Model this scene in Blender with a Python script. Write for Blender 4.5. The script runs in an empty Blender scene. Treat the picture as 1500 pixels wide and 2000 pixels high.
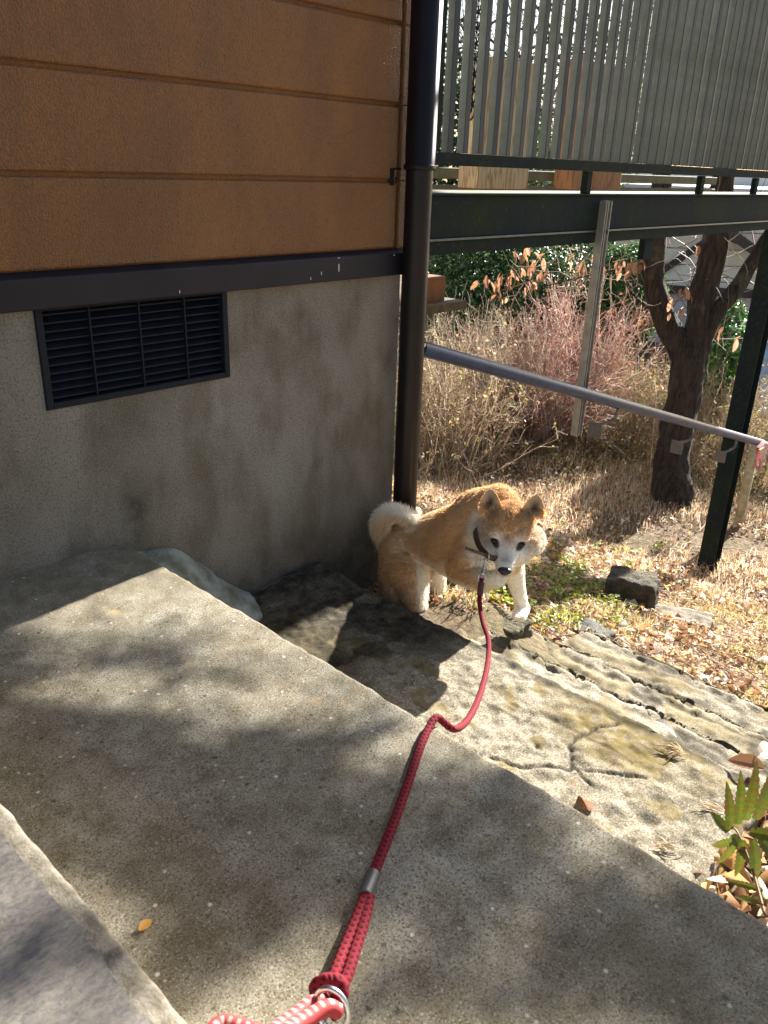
import bpy, math, random
import numpy as np
from mathutils import Vector, Matrix

# ------------------------------------------------------------------ camera, sky, sun, exposure
scene = bpy.context.scene
F_PX, CAM_Z = 1587.4, 0.8
R3 = np.array([[0.685726, -0.263847, 0.678354],      # columns: right, down, forward (world X runs along the house wall)
               [-0.727157, -0.289292, 0.622538],
               [0.031988, -0.92016, -0.390233]])
EYE = np.array([0.0, 0.0, CAM_Z])
cam_d = bpy.data.cameras.new('camera'); cam = bpy.data.objects.new('camera', cam_d)
scene.collection.objects.link(cam); scene.camera = cam
cam_d.sensor_fit = 'VERTICAL'; cam_d.sensor_height = 36; cam_d.sensor_width = 27
cam_d.lens = 36 * F_PX / 2000
cam_d.clip_start = 0.02; cam_d.clip_end = 600
cam.matrix_world = Matrix(((R3[0, 0], -R3[0, 1], -R3[0, 2], 0), (R3[1, 0], -R3[1, 1], -R3[1, 2], 0),
                           (R3[2, 0], -R3[2, 1], -R3[2, 2], CAM_Z), (0, 0, 0, 1)))
cam_d.dof.use_dof = True; cam_d.dof.focus_distance = 2.1; cam_d.dof.aperture_fstop = 13
SUN_EL, SUN_AZ = math.radians(27), math.radians(4.5)
SUN = np.array([math.cos(SUN_EL) * math.cos(SUN_AZ), math.cos(SUN_EL) * math.sin(SUN_AZ), math.sin(SUN_EL)])
world = bpy.data.worlds.new('World'); scene.world = world; world.use_nodes = True
wn = world.node_tree
sky = wn.nodes.new('ShaderNodeTexSky'); sky.sky_type = 'NISHITA'; sky.sun_disc = False
sky.sun_elevation = SUN_EL; sky.sun_rotation = math.pi / 2 - SUN_AZ; sky.air_density = 1.0; sky.dust_density = 1.5
wn.links.new(sky.outputs[0], wn.nodes['Background'].inputs[0]); wn.nodes['Background'].inputs[1].default_value = 0.05
sun_d = bpy.data.lights.new('sun', 'SUN'); sun_d.energy = 5.0; sun_d.angle = math.radians(0.55); sun_d.color = (1.0, 0.95, 0.87)
sun = bpy.data.objects.new('sun', sun_d); scene.collection.objects.link(sun)
sun.rotation_euler = Vector(SUN).to_track_quat('Z', 'Y').to_euler(); sun.location = (8, 0, 8)
scene.view_settings.view_transform = 'Standard'; scene.view_settings.look = 'None'
scene.view_settings.gamma = 1; scene.view_settings.use_curve_mapping = False
scene.view_settings.exposure = 2.1

rng = np.random.default_rng(7); random.seed(7)

# ------------------------------------------------------------------ places read off the photograph: a sight line cut by a real plane
def ray(px, py): return R3 @ np.array([px - 750.0, py - 1000.0, F_PX])
def atz(px, py, z): r = ray(px, py); return r / r[2] * (z - CAM_Z) + EYE
def aty(px, py, y): r = ray(px, py); return r / r[1] * y + EYE
def atd(px, py, d): r = ray(px, py); return r / np.linalg.norm(r) * d + EYE

# ------------------------------------------------------------------ noise
def _h(i, j, k, s):
    n = (i * 374761393 + j * 668265263 + k * 2147483647 + s * 974711).astype(np.int64)
    n = (n ^ (n >> 13)) * 1274126177; n = n ^ (n >> 16)
    return (n & 0xffff) / 65535.0
def vnoise(p, scale=1.0, seed=0):
    q = np.asarray(p, float) * scale + 100.0
    i = np.floor(q).astype(np.int64); f = q - i; f = f * f * (3 - 2 * f); o = 0
    for a in (0, 1):
        for b in (0, 1):
            for c in (0, 1):
                w = (f[:, 0] if a else 1 - f[:, 0]) * (f[:, 1] if b else 1 - f[:, 1]) * (f[:, 2] if c else 1 - f[:, 2])
                o = o + w * _h(i[:, 0] + a, i[:, 1] + b, i[:, 2] + c, seed)
    return o
def fbm(p, scale=1.0, seed=0, n=3):
    return sum(vnoise(p, scale * 2 ** k, seed + k) / 2 ** k for k in range(n)) / sum(1 / 2 ** k for k in range(n))

# ------------------------------------------------------------------ object helpers
C = scene.collection
def tag(o, label=None, cat=None, group=None, kind=None):
    if label: o['label'] = label
    if cat: o['category'] = cat
    if group: o['group'] = group
    if kind: o['kind'] = kind
    return o
def thing(name, label, cat, loc=(0, 0, 0), group=None):
    o = bpy.data.objects.new(name, None); C.objects.link(o); o.location = [float(v) for v in loc]; o.empty_display_size = .1
    return tag(o, label, cat, group)
def wloc(o):
    p = np.zeros(3)
    while o: p = p + np.array(o.location); o = o.parent
    return p
def mesh(name, verts, faces, mats, parent=None, smooth=False, attr=None, matidx=None, world=True, origin=None):
    verts = np.asarray(verts, float)
    base = wloc(parent) if parent is not None else np.zeros(3)
    off = base.copy(); loc = np.zeros(3)
    if origin is not None: loc = np.asarray(origin, float) - base; off = np.asarray(origin, float)
    if not world: off = np.zeros(3); loc = np.zeros(3)
    me = bpy.data.meshes.new(name); v = verts - off
    if isinstance(faces, np.ndarray):
        nf, k = faces.shape
        me.vertices.add(len(v)); me.vertices.foreach_set('co', v.ravel().astype(np.float32))
        me.loops.add(nf * k); me.loops.foreach_set('vertex_index', faces.ravel().astype(np.int32))
        me.polygons.add(nf); me.polygons.foreach_set('loop_start', np.arange(0, nf * k, k, dtype=np.int32))
        me.update(calc_edges=True)
    else:
        me.from_pydata([tuple(x) for x in v], [], faces)
    if not isinstance(mats, (list, tuple)): mats = [mats]
    for m in mats: me.materials.append(m)
    if matidx is not None: me.polygons.foreach_set('material_index', np.asarray(matidx, np.int32))
    if smooth: me.polygons.foreach_set('use_smooth', np.ones(len(me.polygons), bool))
    if attr is not None:
        for an, av in attr.items():
            av = np.asarray(av, np.float32)
            if av.ndim == 1: a = me.attributes.new(an, 'FLOAT', 'POINT'); a.data.foreach_set('value', av)
            else:
                a = me.attributes.new(an, 'FLOAT_COLOR', 'POINT')
                a.data.foreach_set('color', np.concatenate([av[:, :3], np.ones((len(av), 1), np.float32)], 1).ravel())
    me.validate(); me.update()
    o = bpy.data.objects.new(name, me); C.objects.link(o)
    if parent is not None: o.parent = parent
    o.location = [float(x) for x in loc]
    return o
def bevel(o, w=.003, seg=2):
    m = o.modifiers.new('bevel', 'BEVEL'); m.width = w; m.segments = seg; m.limit_method = 'ANGLE'; return o
BF = [(0, 3, 2, 1), (4, 5, 6, 7), (0, 1, 5, 4), (1, 2, 6, 5), (2, 3, 7, 6), (3, 0, 4, 7)]
def boxv(x0, x1, y0, y1, z0, z1):
    return [(x0, y0, z0), (x1, y0, z0), (x1, y1, z0), (x0, y1, z0), (x0, y0, z1), (x1, y0, z1), (x1, y1, z1), (x0, y1, z1)]
def box(name, b, mat, parent=None, bev=0, origin=None):
    o = mesh(name, boxv(*b), BF, mat, parent, origin=origin)
    if bev: bevel(o, bev)
    return o
def boxes(name, bs, mat, parent=None, bev=0):
    v, f = [], []
    for b in bs:
        n = len(v); v += boxv(*b); f += [tuple(i + n for i in q) for q in BF]
    o = mesh(name, v, f, mat, parent)
    if bev: bevel(o, bev)
    return o
def frame_of(pts):
    pts = np.asarray(pts, float); t = np.gradient(pts, axis=0); t /= np.linalg.norm(t, axis=1)[:, None] + 1e-12
    n = np.zeros_like(t); a = np.array([0, 0, 1.]) if abs(t[0][2]) < .9 else np.array([1., 0, 0])
    n0 = a - t[0] * (a @ t[0]); n0 /= np.linalg.norm(n0)
    for i in range(len(t)):
        n0 = n0 - t[i] * (n0 @ t[i]); n0 = n0 / (np.linalg.norm(n0) + 1e-12); n[i] = n0
    return t, n, np.cross(t, n)
def tubev(pts, r, sides=8, cap=True):
    pts = np.asarray(pts, float); m = len(pts); t, n, b = frame_of(pts)
    r = np.broadcast_to(np.asarray(r, float), (m,))
    a = np.arange(sides) / sides * 2 * math.pi
    v = pts[:, None] + r[:, None, None] * (np.cos(a)[None, :, None] * n[:, None] + np.sin(a)[None, :, None] * b[:, None])
    v = v.reshape(-1, 3); f = []
    for i in range(m - 1):
        for j in range(sides):
            k = (j + 1) % sides; f.append((i * sides + j, i * sides + k, (i + 1) * sides + k, (i + 1) * sides + j))
    if cap: f.append(tuple(range(sides))[::-1]); f.append(tuple((m - 1) * sides + j for j in range(sides)))
    return v, f
def tube(name, pts, r, mat, parent=None, sides=12, smooth=True):
    v, f = tubev(pts, r, sides); o = mesh(name, v, f, mat, parent, smooth=smooth); return o
def spline(pts, n=12):
    p = np.asarray(pts, float); p = np.vstack([2 * p[0] - p[1], p, 2 * p[-1] - p[-2]]); out = []
    for i in range(1, len(p) - 2):
        for s in np.arange(n) / n:
            out.append(.5 * ((2 * p[i]) + (p[i + 1] - p[i - 1]) * s + (2 * p[i - 1] - 5 * p[i] + 4 * p[i + 1] - p[i + 2]) * s * s
                             + (3 * p[i] - p[i - 1] - 3 * p[i + 1] + p[i + 2]) * s ** 3))
    out.append(p[-2]); return np.array(out)
def join(parts):
    V, Fs, n = [], [], 0
    for v, f in parts:
        V.append(np.asarray(v)); Fs += [tuple(i + n for i in q) for q in f]; n += len(v)
    return np.vstack(V), Fs

# ------------------------------------------------------------------ materials
def newmat(name):
    m = bpy.data.materials.new(name); m.use_nodes = True; nt = m.node_tree
    return m, nt, nt.nodes['Principled BSDF']
def N(nt, t, **k):
    n = nt.nodes.new(t)
    for a, v in k.items():
        if a.startswith('i_'): n.inputs[a[2:].replace('_', ' ')].default_value = v
        else: setattr(n, a, v)
    return n
def coords(nt, scale=(1, 1, 1), kind='Object'):
    tc = N(nt, 'ShaderNodeTexCoord'); mp = N(nt, 'ShaderNodeMapping'); mp.inputs['Scale'].default_value = scale
    nt.links.new(tc.outputs[kind], mp.inputs[0]); return mp.outputs[0]
def ramp(nt, fac, stops):
    r = N(nt, 'ShaderNodeValToRGB'); e = r.color_ramp.elements
    while len(e) < len(stops): e.new(0.5)
    for el, (p, c) in zip(e, stops):
        el.position = p; el.color = (c, c, c, 1) if isinstance(c, (int, float)) else (*c, 1)
    nt.links.new(fac, r.inputs[0]); return r.outputs[0]
def noise(nt, vec, scale, detail=4, rough=.6, dist=0):
    n = N(nt, 'ShaderNodeTexNoise'); n.inputs['Scale'].default_value = scale; n.inputs['Detail'].default_value = detail
    n.inputs['Roughness'].default_value = rough; n.inputs['Distortion'].default_value = dist
    nt.links.new(vec, n.inputs['Vector']); return n.outputs[0]
def voro(nt, vec, scale, feature='F1', out='Distance'):
    n = N(nt, 'ShaderNodeTexVoronoi', feature=feature); n.inputs['Scale'].default_value = scale
    nt.links.new(vec, n.inputs['Vector']); return n.outputs[out]
def mix(nt, fac, a, b, mode='MIX'):
    m = N(nt, 'ShaderNodeMix', data_type='RGBA', blend_type=mode)
    for s, i in ((fac, 0), (a, 6), (b, 7)):
        if isinstance(s, (int, float)): m.inputs[i].default_value = s
        elif isinstance(s, tuple): m.inputs[i].default_value = (*s, 1)
        else: nt.links.new(s, m.inputs[i])
    return m.outputs[2]
def bump(nt, bsdf, h, strength=.3, dist=.002):
    b = N(nt, 'ShaderNodeBump'); b.inputs['Strength'].default_value = strength; b.inputs['Distance'].default_value = dist
    nt.links.new(h, b.inputs['Height']); nt.links.new(b.outputs[0], bsdf.inputs['Normal'])
def math2(nt, op, a, b):
    m = N(nt, 'ShaderNodeMath', operation=op)
    for s, i in ((a, 0), (b, 1)):
        if isinstance(s, (int, float)): m.inputs[i].default_value = s
        else: nt.links.new(s, m.inputs[i])
    return m.outputs[0]
def attrn(nt, name, out='Fac'):
    a = N(nt, 'ShaderNodeAttribute'); a.attribute_name = name; return a.outputs[out]
def simple(name, col, rough=.6, metal=0, var=.25, scale=30, bmp=.15, bd=.001, spec=.5, col2=None):
    m, nt, b = newmat(name); v = coords(nt)
    n = noise(nt, v, scale, 5)
    c2 = col2 or tuple(c * (1 - var) for c in col)
    nt.links.new(mix(nt, ramp(nt, n, [(.35, 0.), (.65, 1.)]), tuple(min(1, c * (1 + var * .5)) for c in col), c2), b.inputs['Base Color'])
    b.inputs['Roughness'].default_value = rough; b.inputs['Metallic'].default_value = metal
    b.inputs['Specular IOR Level'].default_value = spec
    if bmp: bump(nt, b, noise(nt, v, scale * 6, 3), bmp, bd)
    return m

def m_tread():
    m, nt, b = newmat('washed_concrete'); v = coords(nt)
    big = noise(nt, v, 3.2, 5, .6, .4); med = noise(nt, v, 22, 5, .7); fine = noise(nt, v, 330, 3, .7)
    c = mix(nt, ramp(nt, big, [(.38, 0.), (.66, 1.)]), (.225, .198, .145), (.38, .35, .275))
    c = mix(nt, ramp(nt, med, [(.36, .8), (.62, 0.)]), c, (.13, .105, .06))
    c = mix(nt, ramp(nt, fine, [(.35, .95), (.52, 0.)]), c, (.06, .052, .038))
    c = mix(nt, ramp(nt, noise(nt, v, 420, 2, .6), [(.58, 0.), (.72, .6)]), c, (.58, .54, .45))
    vd = voro(nt, v, 88); vc = voro(nt, v, 88, out='Color')
    pick = ramp(nt, vc, [(.76, 0.), (.98, 1.)])
    spot = math2(nt, 'MULTIPLY', ramp(nt, vd, [(.14, 1.), (.30, 0.)]), pick)
    c = mix(nt, spot, c, (.78, .75, .68))
    pit = math2(nt, 'MULTIPLY', ramp(nt, voro(nt, v, 21), [(.05, 1.), (.09, 0.)]), 1.0)
    c = mix(nt, math2(nt, 'MULTIPLY', pit, .7), c, (.035, .03, .025))
    c = mix(nt, ramp(nt, noise(nt, v, 1.7, 4, .6, .8), [(.50, 0.), (.66, .45)]), c, (.14, .118, .072))
    c = mix(nt, ramp(nt, noise(nt, v, 9, 2), [(.68, 0.), (.74, .5)]), c, (.40, .25, .09))
    nt.links.new(c, b.inputs['Base Color']); b.inputs['Roughness'].default_value = .93; b.inputs['Specular IOR Level'].default_value = .25
    h = math2(nt, 'ADD', math2(nt, 'MULTIPLY', fine, 1.0), math2(nt, 'MULTIPLY', med, 1.2))
    bump(nt, b, h, .6, .0017); return m
def m_landing():
    m, nt, b = newmat('weathered_concrete'); v = coords(nt); g = attrn(nt, 'grime_shade'); mo = attrn(nt, 'moss')
    big = noise(nt, v, 5, 6, .65, .6); med = noise(nt, v, 34, 5, .7); fine = noise(nt, v, 240, 4, .7)
    c = mix(nt, ramp(nt, big, [(.36, 0.), (.62, 1.)]), (.215, .186, .13), (.37, .33, .25))
    c = mix(nt, ramp(nt, med, [(.36, .8), (.56, 0.)]), c, (.15, .122, .075))
    c = mix(nt, ramp(nt, fine, [(.36, .85), (.54, 0.)]), c, (.08, .065, .045))
    c = mix(nt, ramp(nt, noise(nt, v, 300, 2), [(.58, 0.), (.7, .7)]), c, (.68, .62, .5))
    mm = math2(nt, 'MULTIPLY', mo, ramp(nt, noise(nt, v, 40, 4), [(.3, .4), (.6, 1.)]))
    c = mix(nt, mm, c, (.155, .115, .035))
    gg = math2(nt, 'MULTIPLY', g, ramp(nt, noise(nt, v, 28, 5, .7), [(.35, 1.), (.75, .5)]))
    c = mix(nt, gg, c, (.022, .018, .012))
    nt.links.new(c, b.inputs['Base Color']); b.inputs['Roughness'].default_value = .95; b.inputs['Specular IOR Level'].default_value = .2
    bump(nt, b, math2(nt, 'ADD', fine, math2(nt, 'MULTIPLY', med, .5)), .65, .0022); return m
def m_slate():
    m, nt, b = newmat('grey_slate'); v = coords(nt, (1, 2.2, 1))
    n1 = noise(nt, v, 9, 8, .65, .5); n2 = noise(nt, v, 90, 5, .7)
    c = mix(nt, ramp(nt, n1, [(.35, 0.), (.65, 1.)]), (.15, .130, .105), (.275, .245, .205))
    c = mix(nt, ramp(nt, n2, [(.4, .7), (.55, 0.)]), c, (.10, .095, .10))
    c = mix(nt, ramp(nt, noise(nt, v, 5, 3), [(.6, 0.), (.72, .35)]), c, (.30, .26, .15))
    nt.links.new(c, b.inputs['Base Color']); b.inputs['Roughness'].default_value = .8
    bump(nt, b, math2(nt, 'ADD', n1, math2(nt, 'MULTIPLY', n2, .4)), .7, .006); return m
def m_found():
    m, nt, b = newmat('sprayed_foundation_render'); v = coords(nt); vs = coords(nt, (1, 1, .5))
    spk = noise(nt, v, 210, 3, .75); st = noise(nt, vs, 3.6, 5, .6, .5); st2 = noise(nt, vs, 8, 4, .6)
    c = mix(nt, ramp(nt, st, [(.40, 0.), (.68, 1.)]), (.245, .218, .18), (.15, .128, .098))
    c = mix(nt, ramp(nt, st2, [(.46, 0.), (.66, .7)]), c, (.10, .078, .045))
    c = mix(nt, ramp(nt, spk, [(.36, .75), (.51, 0.)]), c, (.075, .063, .05))
    c = mix(nt, ramp(nt, noise(nt, v, 260, 2), [(.58, 0.), (.7, .5)]), c, (.36, .335, .29))
    c = mix(nt, math2(nt, 'MULTIPLY', attrn(nt, 'grime_shade'), ramp(nt, noise(nt, v, 14, 5, .7), [(.3, 1.), (.68, .25)])), c, (.030, .026, .020))
    nt.links.new(c, b.inputs['Base Color']); b.inputs['Roughness'].default_value = .92; b.inputs['Specular IOR Level'].default_value = .25
    bump(nt, b, math2(nt, 'ADD', spk, noise(nt, v, 60, 3)), .5, .0022); return m
def m_siding():
    m, nt, b = newmat('orange_brown_siding'); v = coords(nt); vs = coords(nt, (1, 1, .4))
    n = noise(nt, vs, 5, 6, .65, .6); f = noise(nt, v, 190, 4, .7, .8); vo = voro(nt, v, 260)
    c = mix(nt, ramp(nt, n, [(.35, 0.), (.66, 1.)]), (.245, .093, .012), (.170, .065, .012))
    c = mix(nt, ramp(nt, f, [(.38, .5), (.55, 0.)]), c, (.07, .032, .012))
    c = mix(nt, ramp(nt, noise(nt, v, 14, 1), [(.73, 0.), (.78, .35)]), c, (.17, .10, .05))
    nt.links.new(c, b.inputs['Base Color']); b.inputs['Roughness'].default_value = .5
    bump(nt, b, math2(nt, 'ADD', f, math2(nt, 'MULTIPLY', vo, .8)), .9, .0035); return m
def m_bark():
    m, nt, b = newmat('furrowed_bark'); v = coords(nt, (1, 1, .16))
    n = noise(nt, v, 34, 6, .7, .8); vo = voro(nt, v, 22)
    c = mix(nt, ramp(nt, n, [(.36, 0.), (.64, 1.)]), (.010, .007, .005), (.075, .052, .037))
    c = mix(nt, ramp(nt, noise(nt, coords(nt), 5, 3), [(.55, 0.), (.7, .4)]), c, (.20, .19, .12))
    nt.links.new(c, b.inputs['Base Color']); b.inputs['Roughness'].default_value = .95
    bump(nt, b, math2(nt, 'ADD', n, vo), 1.0, .05); return m
def m_attr(name, rough=.8, trans=.0, gain=1.0, spec=.2):
    m, nt, b = newmat(name); col = attrn(nt, 'col', 'Color')
    nt.links.new(col, b.inputs['Base Color']); b.inputs['Roughness'].default_value = rough; b.inputs['Specular IOR Level'].default_value = spec
    if trans:
        t = N(nt, 'ShaderNodeBsdfTranslucent'); nt.links.new(col, t.inputs[0]); mx = N(nt, 'ShaderNodeMixShader'); mx.inputs[0].default_value = trans
        nt.links.new(b.outputs[0], mx.inputs[1]); nt.links.new(t.outputs[0], mx.inputs[2])
        nt.links.new(mx.outputs[0], nt.nodes['Material Output'].inputs[0])
    return m
def m_ground():
    m, nt, b = newmat('leafy_soil'); v = coords(nt)
    n = noise(nt, v, 38, 6, .75, 0); c = mix(nt, ramp(nt, n, [(.35, 0.), (.65, 1.)]), (.07, .05, .03), (.27, .19, .11))
    c = mix(nt, ramp(nt, noise(nt, v, 2, 4), [(.5, 0.), (.7, .6)]), c, (.10, .11, .04))
    nt.links.new(c, b.inputs['Base Color']); b.inputs['Roughness'].default_value = 1; bump(nt, b, n, 1, .02); return m
def m_wood(name, a=(.58, .42, .25), c2=(.36, .22, .11)):
    m, nt, b = newmat(name); v = coords(nt, (9, 9, .9)); w = N(nt, 'ShaderNodeTexNoise'); w.inputs['Scale'].default_value = 2.6
    w.inputs['Detail'].default_value = 3; nt.links.new(v, w.inputs['Vector'])
    s = math2(nt, 'SINE', math2(nt, 'MULTIPLY', w.outputs[0], 46), 0)
    c = mix(nt, ramp(nt, s, [(.2, 0.), (.9, 1.)]), a, c2)
    nt.links.new(c, b.inputs['Base Color']); b.inputs['Roughness'].default_value = .7; bump(nt, b, s, .2, .001); return m
def m_dark_metal():
    m, nt, b = newmat('mossy_dark_painted_steel'); v = coords(nt)
    c = mix(nt, ramp(nt, noise(nt, v, 4, 6, .7), [(.45, 0.), (.68, 1.)]), (.010, .016, .019), (.016, .025, .010))
    c = mix(nt, ramp(nt, noise(nt, v, 50, 4), [(.55, 0.), (.75, .4)]), c, (.06, .068, .06))
    nt.links.new(c, b.inputs['Base Color']); b.inputs['Roughness'].default_value = .75; b.inputs['Specular IOR Level'].default_value = .10; bump(nt, b, noise(nt, v, 120, 3), .15, .001); return m
MT = m_tread(); ML = m_landing(); MSL = m_slate(); MF = m_found(); MS = m_siding(); MB = m_bark(); MG = m_ground(); MDM = m_dark_metal()
M_LEAF = m_attr('dry_leaf', .6, .42); M_GREEN = m_attr('green_leaf', .45, .3, spec=.5); M_TWIG = m_attr('twig_bark', .6, 0.3)
M_TRIM = simple('dark_brown_painted_trim', (.015, .012, .018), .5, 0, .3, 12, .1, spec=.25)
M_PIPE = simple('dark_brown_pipe_plastic', (.012, .008, .008), .36, 0, .3, 6, .05, spec=.25)
M_VENT = simple('blue_black_vent_metal', (.008, .010, .017), .6, .0, .3, 30, .1, spec=.2)
M_VOID = simple('black_unlit_openings', (.006, .006, .007), 1, 0, .1, 10, 0)  # near-black paints the darkness inside vent, bird box hole and rail end
def m_slat():
    m, nt, b = newmat('weathered_translucent_slat'); v = coords(nt); oi = N(nt, 'ShaderNodeObjectInfo')
    n = noise(nt, v, 7, 6, .7); c = mix(nt, ramp(nt, n, [(.4, 0.), (.7, 1.)]), (.245, .26, .24), (.12, .145, .10))
    c = mix(nt, math2(nt, 'MULTIPLY', oi.outputs['Random'], .35), c, (.15, .18, .14))
    nt.links.new(c, b.inputs['Base Color']); b.inputs['Roughness'].default_value = .6
    t = N(nt, 'ShaderNodeBsdfTranslucent'); nt.links.new(c, t.inputs[0]); mx = N(nt, 'ShaderNodeMixShader'); mx.inputs[0].default_value = .3
    nt.links.new(b.outputs[0], mx.inputs[1]); nt.links.new(t.outputs[0], mx.inputs[2]); nt.links.new(mx.outputs[0], nt.nodes['Material Output'].inputs[0]); return m
M_SLATS = m_slat()
M_SLATD = simple('slat_front_dark', (.020, .026, .030), .6, 0, .3, 20, .1)
M_ALU = simple('dull_aluminium', (.30, .29, .26), .45, .5, .2, 25, .08)
M_RAIL = simple('blue_grey_steel_rail', (.012, .036, .105), .34, 0, .5, 35, .12, spec=.3, col2=(.014, .024, .05))
M_STEEL = simple('bright_steel', (.62, .62, .63), .22, 1, .1, 20, .03)
M_BRASS = simple('worn_nickel', (.55, .50, .42), .28, 1, .1, 30, .03)
M_GREYP = simple('grey_bracket_steel', (.11, .105, .10), .6, .1, .2, 40, .1)
M_WOOD = m_wood('fresh_timber'); M_WOODR = m_wood('reddish_timber', (.36, .17, .08), (.22, .09, .04))
M_OLIVE = simple('olive_painted_beam', (.13, .135, .085), .7, 0, .3, 12, .1)
M_ROCK = simple('mossy_rock', (.16, .135, .10), .95, 0, .6, 14, .9, .01, col2=(.05, .055, .03))
M_MORTAR = simple('pale_mortar', (.24, .215, .165), .95, 0, .5, 60, .6, .002, col2=(.12, .10, .07))
M_LEATHER = simple('dark_brown_leather', (.06, .035, .022), .45, 0, .3, 60, .2)
M_NOSE = simple('wet_black_nose', (.008, .007, .008), .35, 0, .2, 300, .5, .0006)
M_FERR = simple('grey_heat_shrink', (.06, .062, .066), .5, 0, .2, 60, .1)

# ================================================================== GROUND
def gz(x, y):
    x = np.asarray(x, float); y = np.asarray(y, float)
    t = np.clip(x, 1.40, 4.75); z = -.335 - .366 * (t - 1.40)
    z = z - .05 * np.clip(x - 4.75, 0, 8) - .02 * np.clip(x - 12.75, 0, 100)
    z = z + .10 * np.exp(-((x - 1.74) ** 2 / .03 + (y - 1.20) ** 2 / .03))
    z = z + .035 * np.exp(-((x - 1.2) ** 2 / .06 + (y - .12) ** 2 / .02))
    return z
def gfull(x, y):
    p = np.stack([x, y, np.zeros_like(x)], 1)
    near = np.exp(-np.hypot(x - 1.7, y - 1) / 6)
    return gz(x, y) + (fbm(p, 3.0, 5) - .5) * .05 * (x > .9) + (fbm(p, .25, 9) - .5) * .9 * (1 - near) * (np.hypot(x, y) > 8)
def grid(name, xs, ys, zf, mat, kind):
    X, Y = np.meshgrid(xs, ys, indexing='ij'); x, y = X.ravel(), Y.ravel()
    v = np.stack([x, y, zf(x, y)], 1); n, m = len(xs), len(ys)
    i = np.arange(n - 1)[:, None] * m + np.arange(m - 1)[None]; i = i.ravel()
    f = np.stack([i, i + m, i + m + 1, i + 1], 1)
    return tag(mesh(name, v, f, mat, smooth=True), kind=kind)
gxs = np.concatenate([np.array([-200, -80, -30, -10, -3, -1]), np.arange(0, 1, .2), np.arange(1, 8, .04), np.arange(8, 20, .5), np.array([25, 40, 80, 150, 300])])
gys = np.concatenate([np.array([-200, -80, -30, -10, -4, -2, -1]), np.arange(-.6, 6, .04), np.arange(6, 16, .5), np.array([20, 40, 80, 150, 300])])
ground = grid('ground', gxs, gys, gfull, MG, 'structure')
ground['label'] = 'sloping garden soil under the dry leaves'

# ================================================================== STEPS
def rough_block(name, b, r, mat, parent, res=.012, amp=.0035, sc=22, edge_amp=0.0, seed=1, attrs=None, fine=None, extra=None):
    x0, x1, y0, y1, z0, z1 = b
    def ax(a, c):
        n = max(2, int((c - a) / res)); l = np.linspace(a + r * 1.2, c - r * 1.2, n)
        return np.concatenate([[a, a + r * .25, a + r * .6], l, [c - r * .6, c - r * .25, c]])
    A = [ax(x0, x1), ax(y0, y1), ax(z0, z1)]; V, Fc, n = [], [], 0
    for d in range(3):
        u, w = [k for k in range(3) if k != d]
        for side in (0, 1):
            if d == 2 and side == 0: continue
            U, W = np.meshgrid(A[u], A[w], indexing='ij'); P = np.zeros((U.size, 3))
            P[:, u] = U.ravel(); P[:, w] = W.ravel(); P[:, d] = A[d][-1 if side else 0]
            nu, nw = len(A[u]), len(A[w]); i = (np.arange(nu - 1)[:, None] * nw + np.arange(nw - 1)[None]).ravel()
            f = np.stack([i, i + nw, i + nw + 1, i + 1], 1)
            if (side == 1) == (d == 1): f = f[:, ::-1]
            V.append(P); Fc.append(f + n); n += len(P)
    V = np.vstack(V); Fc = np.vstack(Fc)
    lo = np.array([x0, y0, z0]) + r; hi = np.array([x1, y1, z1]) - r
    inner = np.clip(V, lo, hi); dd = V - inner; L = np.linalg.norm(dd, axis=1) + 1e-9
    rr = r * (1 + edge_amp * (fbm(V, 30, seed + 9) - .5) * 2)
    P = inner + dd / L[:, None] * rr[:, None]
    nrm = dd / L[:, None]
    edge = (np.sort(np.abs(dd), axis=1)[:, 1] > r * .2).astype(float)
    P = P + nrm * ((fbm(V, sc, seed) - .5) * 2 * amp * (1 + 1.6 * edge))[:, None]
    if extra is not None: P = extra(P, V, nrm)
    at = {k: fn(P) for k, fn in attrs.items()} if attrs else None
    return mesh(name, P, Fc, mat, parent, smooth=True, attr=at)

steps = thing('concrete_steps', 'worn concrete steps descending beside the house wall, with a wide speckled tread nearest', 'steps', (.5, .8, -.3))
WY = 1.562
# wide upper tread and the slate-topped one nearest the camera
rough_block('tread', (-.3, .829, -1.2, WY + .06, -.45, 0), .009, MT, steps, res=.012, amp=.0007, sc=70, edge_amp=.4, seed=3)
rough_block('slate_step_base', (-1.2, .216, -1.3, WY + .06, -.1, .196), .006, M_MORTAR, steps, res=.010, amp=.0009, sc=80, edge_amp=.3, seed=5)
def slate():
    ys = np.arange(-.8, .694, .008); xs = np.linspace(0, 1, 30); V = []
    for y in ys:
        e = .196 + .003 * (vnoise([[0, y, 0]], 14, 3)[0] - .5) * 2 + .004 * (vnoise([[0, y, 0]], 55, 4)[0] - .5)
        for s in xs: V.append((-.5 + (e + .5) * s ** .7, y, .2015 + .002 * (vnoise([[s, y, 0]], 12, 8)[0])))
    nx, ny = len(xs), len(ys); f = []
    for j in range(ny - 1):
        for i in range(nx - 1): f.append((j * nx + i, j * nx + i + 1, (j + 1) * nx + i + 1, (j + 1) * nx + i))
    n = len(V); 
    low = [(x + .001, y, .192) for (x, y, z) in [V[j * nx + nx - 1] for j in range(ny)]]; V += low
    for j in range(ny - 1): f.append((j * nx + nx - 1, n + j, n + j + 1, (j + 1) * nx + nx - 1))
    m2 = len(V); V += [(V[(ny - 1) * nx + i][0], V[(ny - 1) * nx + i][1] + .001, .192) for i in range(nx)]
    for i in range(nx - 1): f.append(((ny - 1) * nx + i, (ny - 1) * nx + i + 1, m2 + i + 1, m2 + i))
    return mesh('slate_slab', V, f, MSL, steps, smooth=False)
slate()
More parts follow.
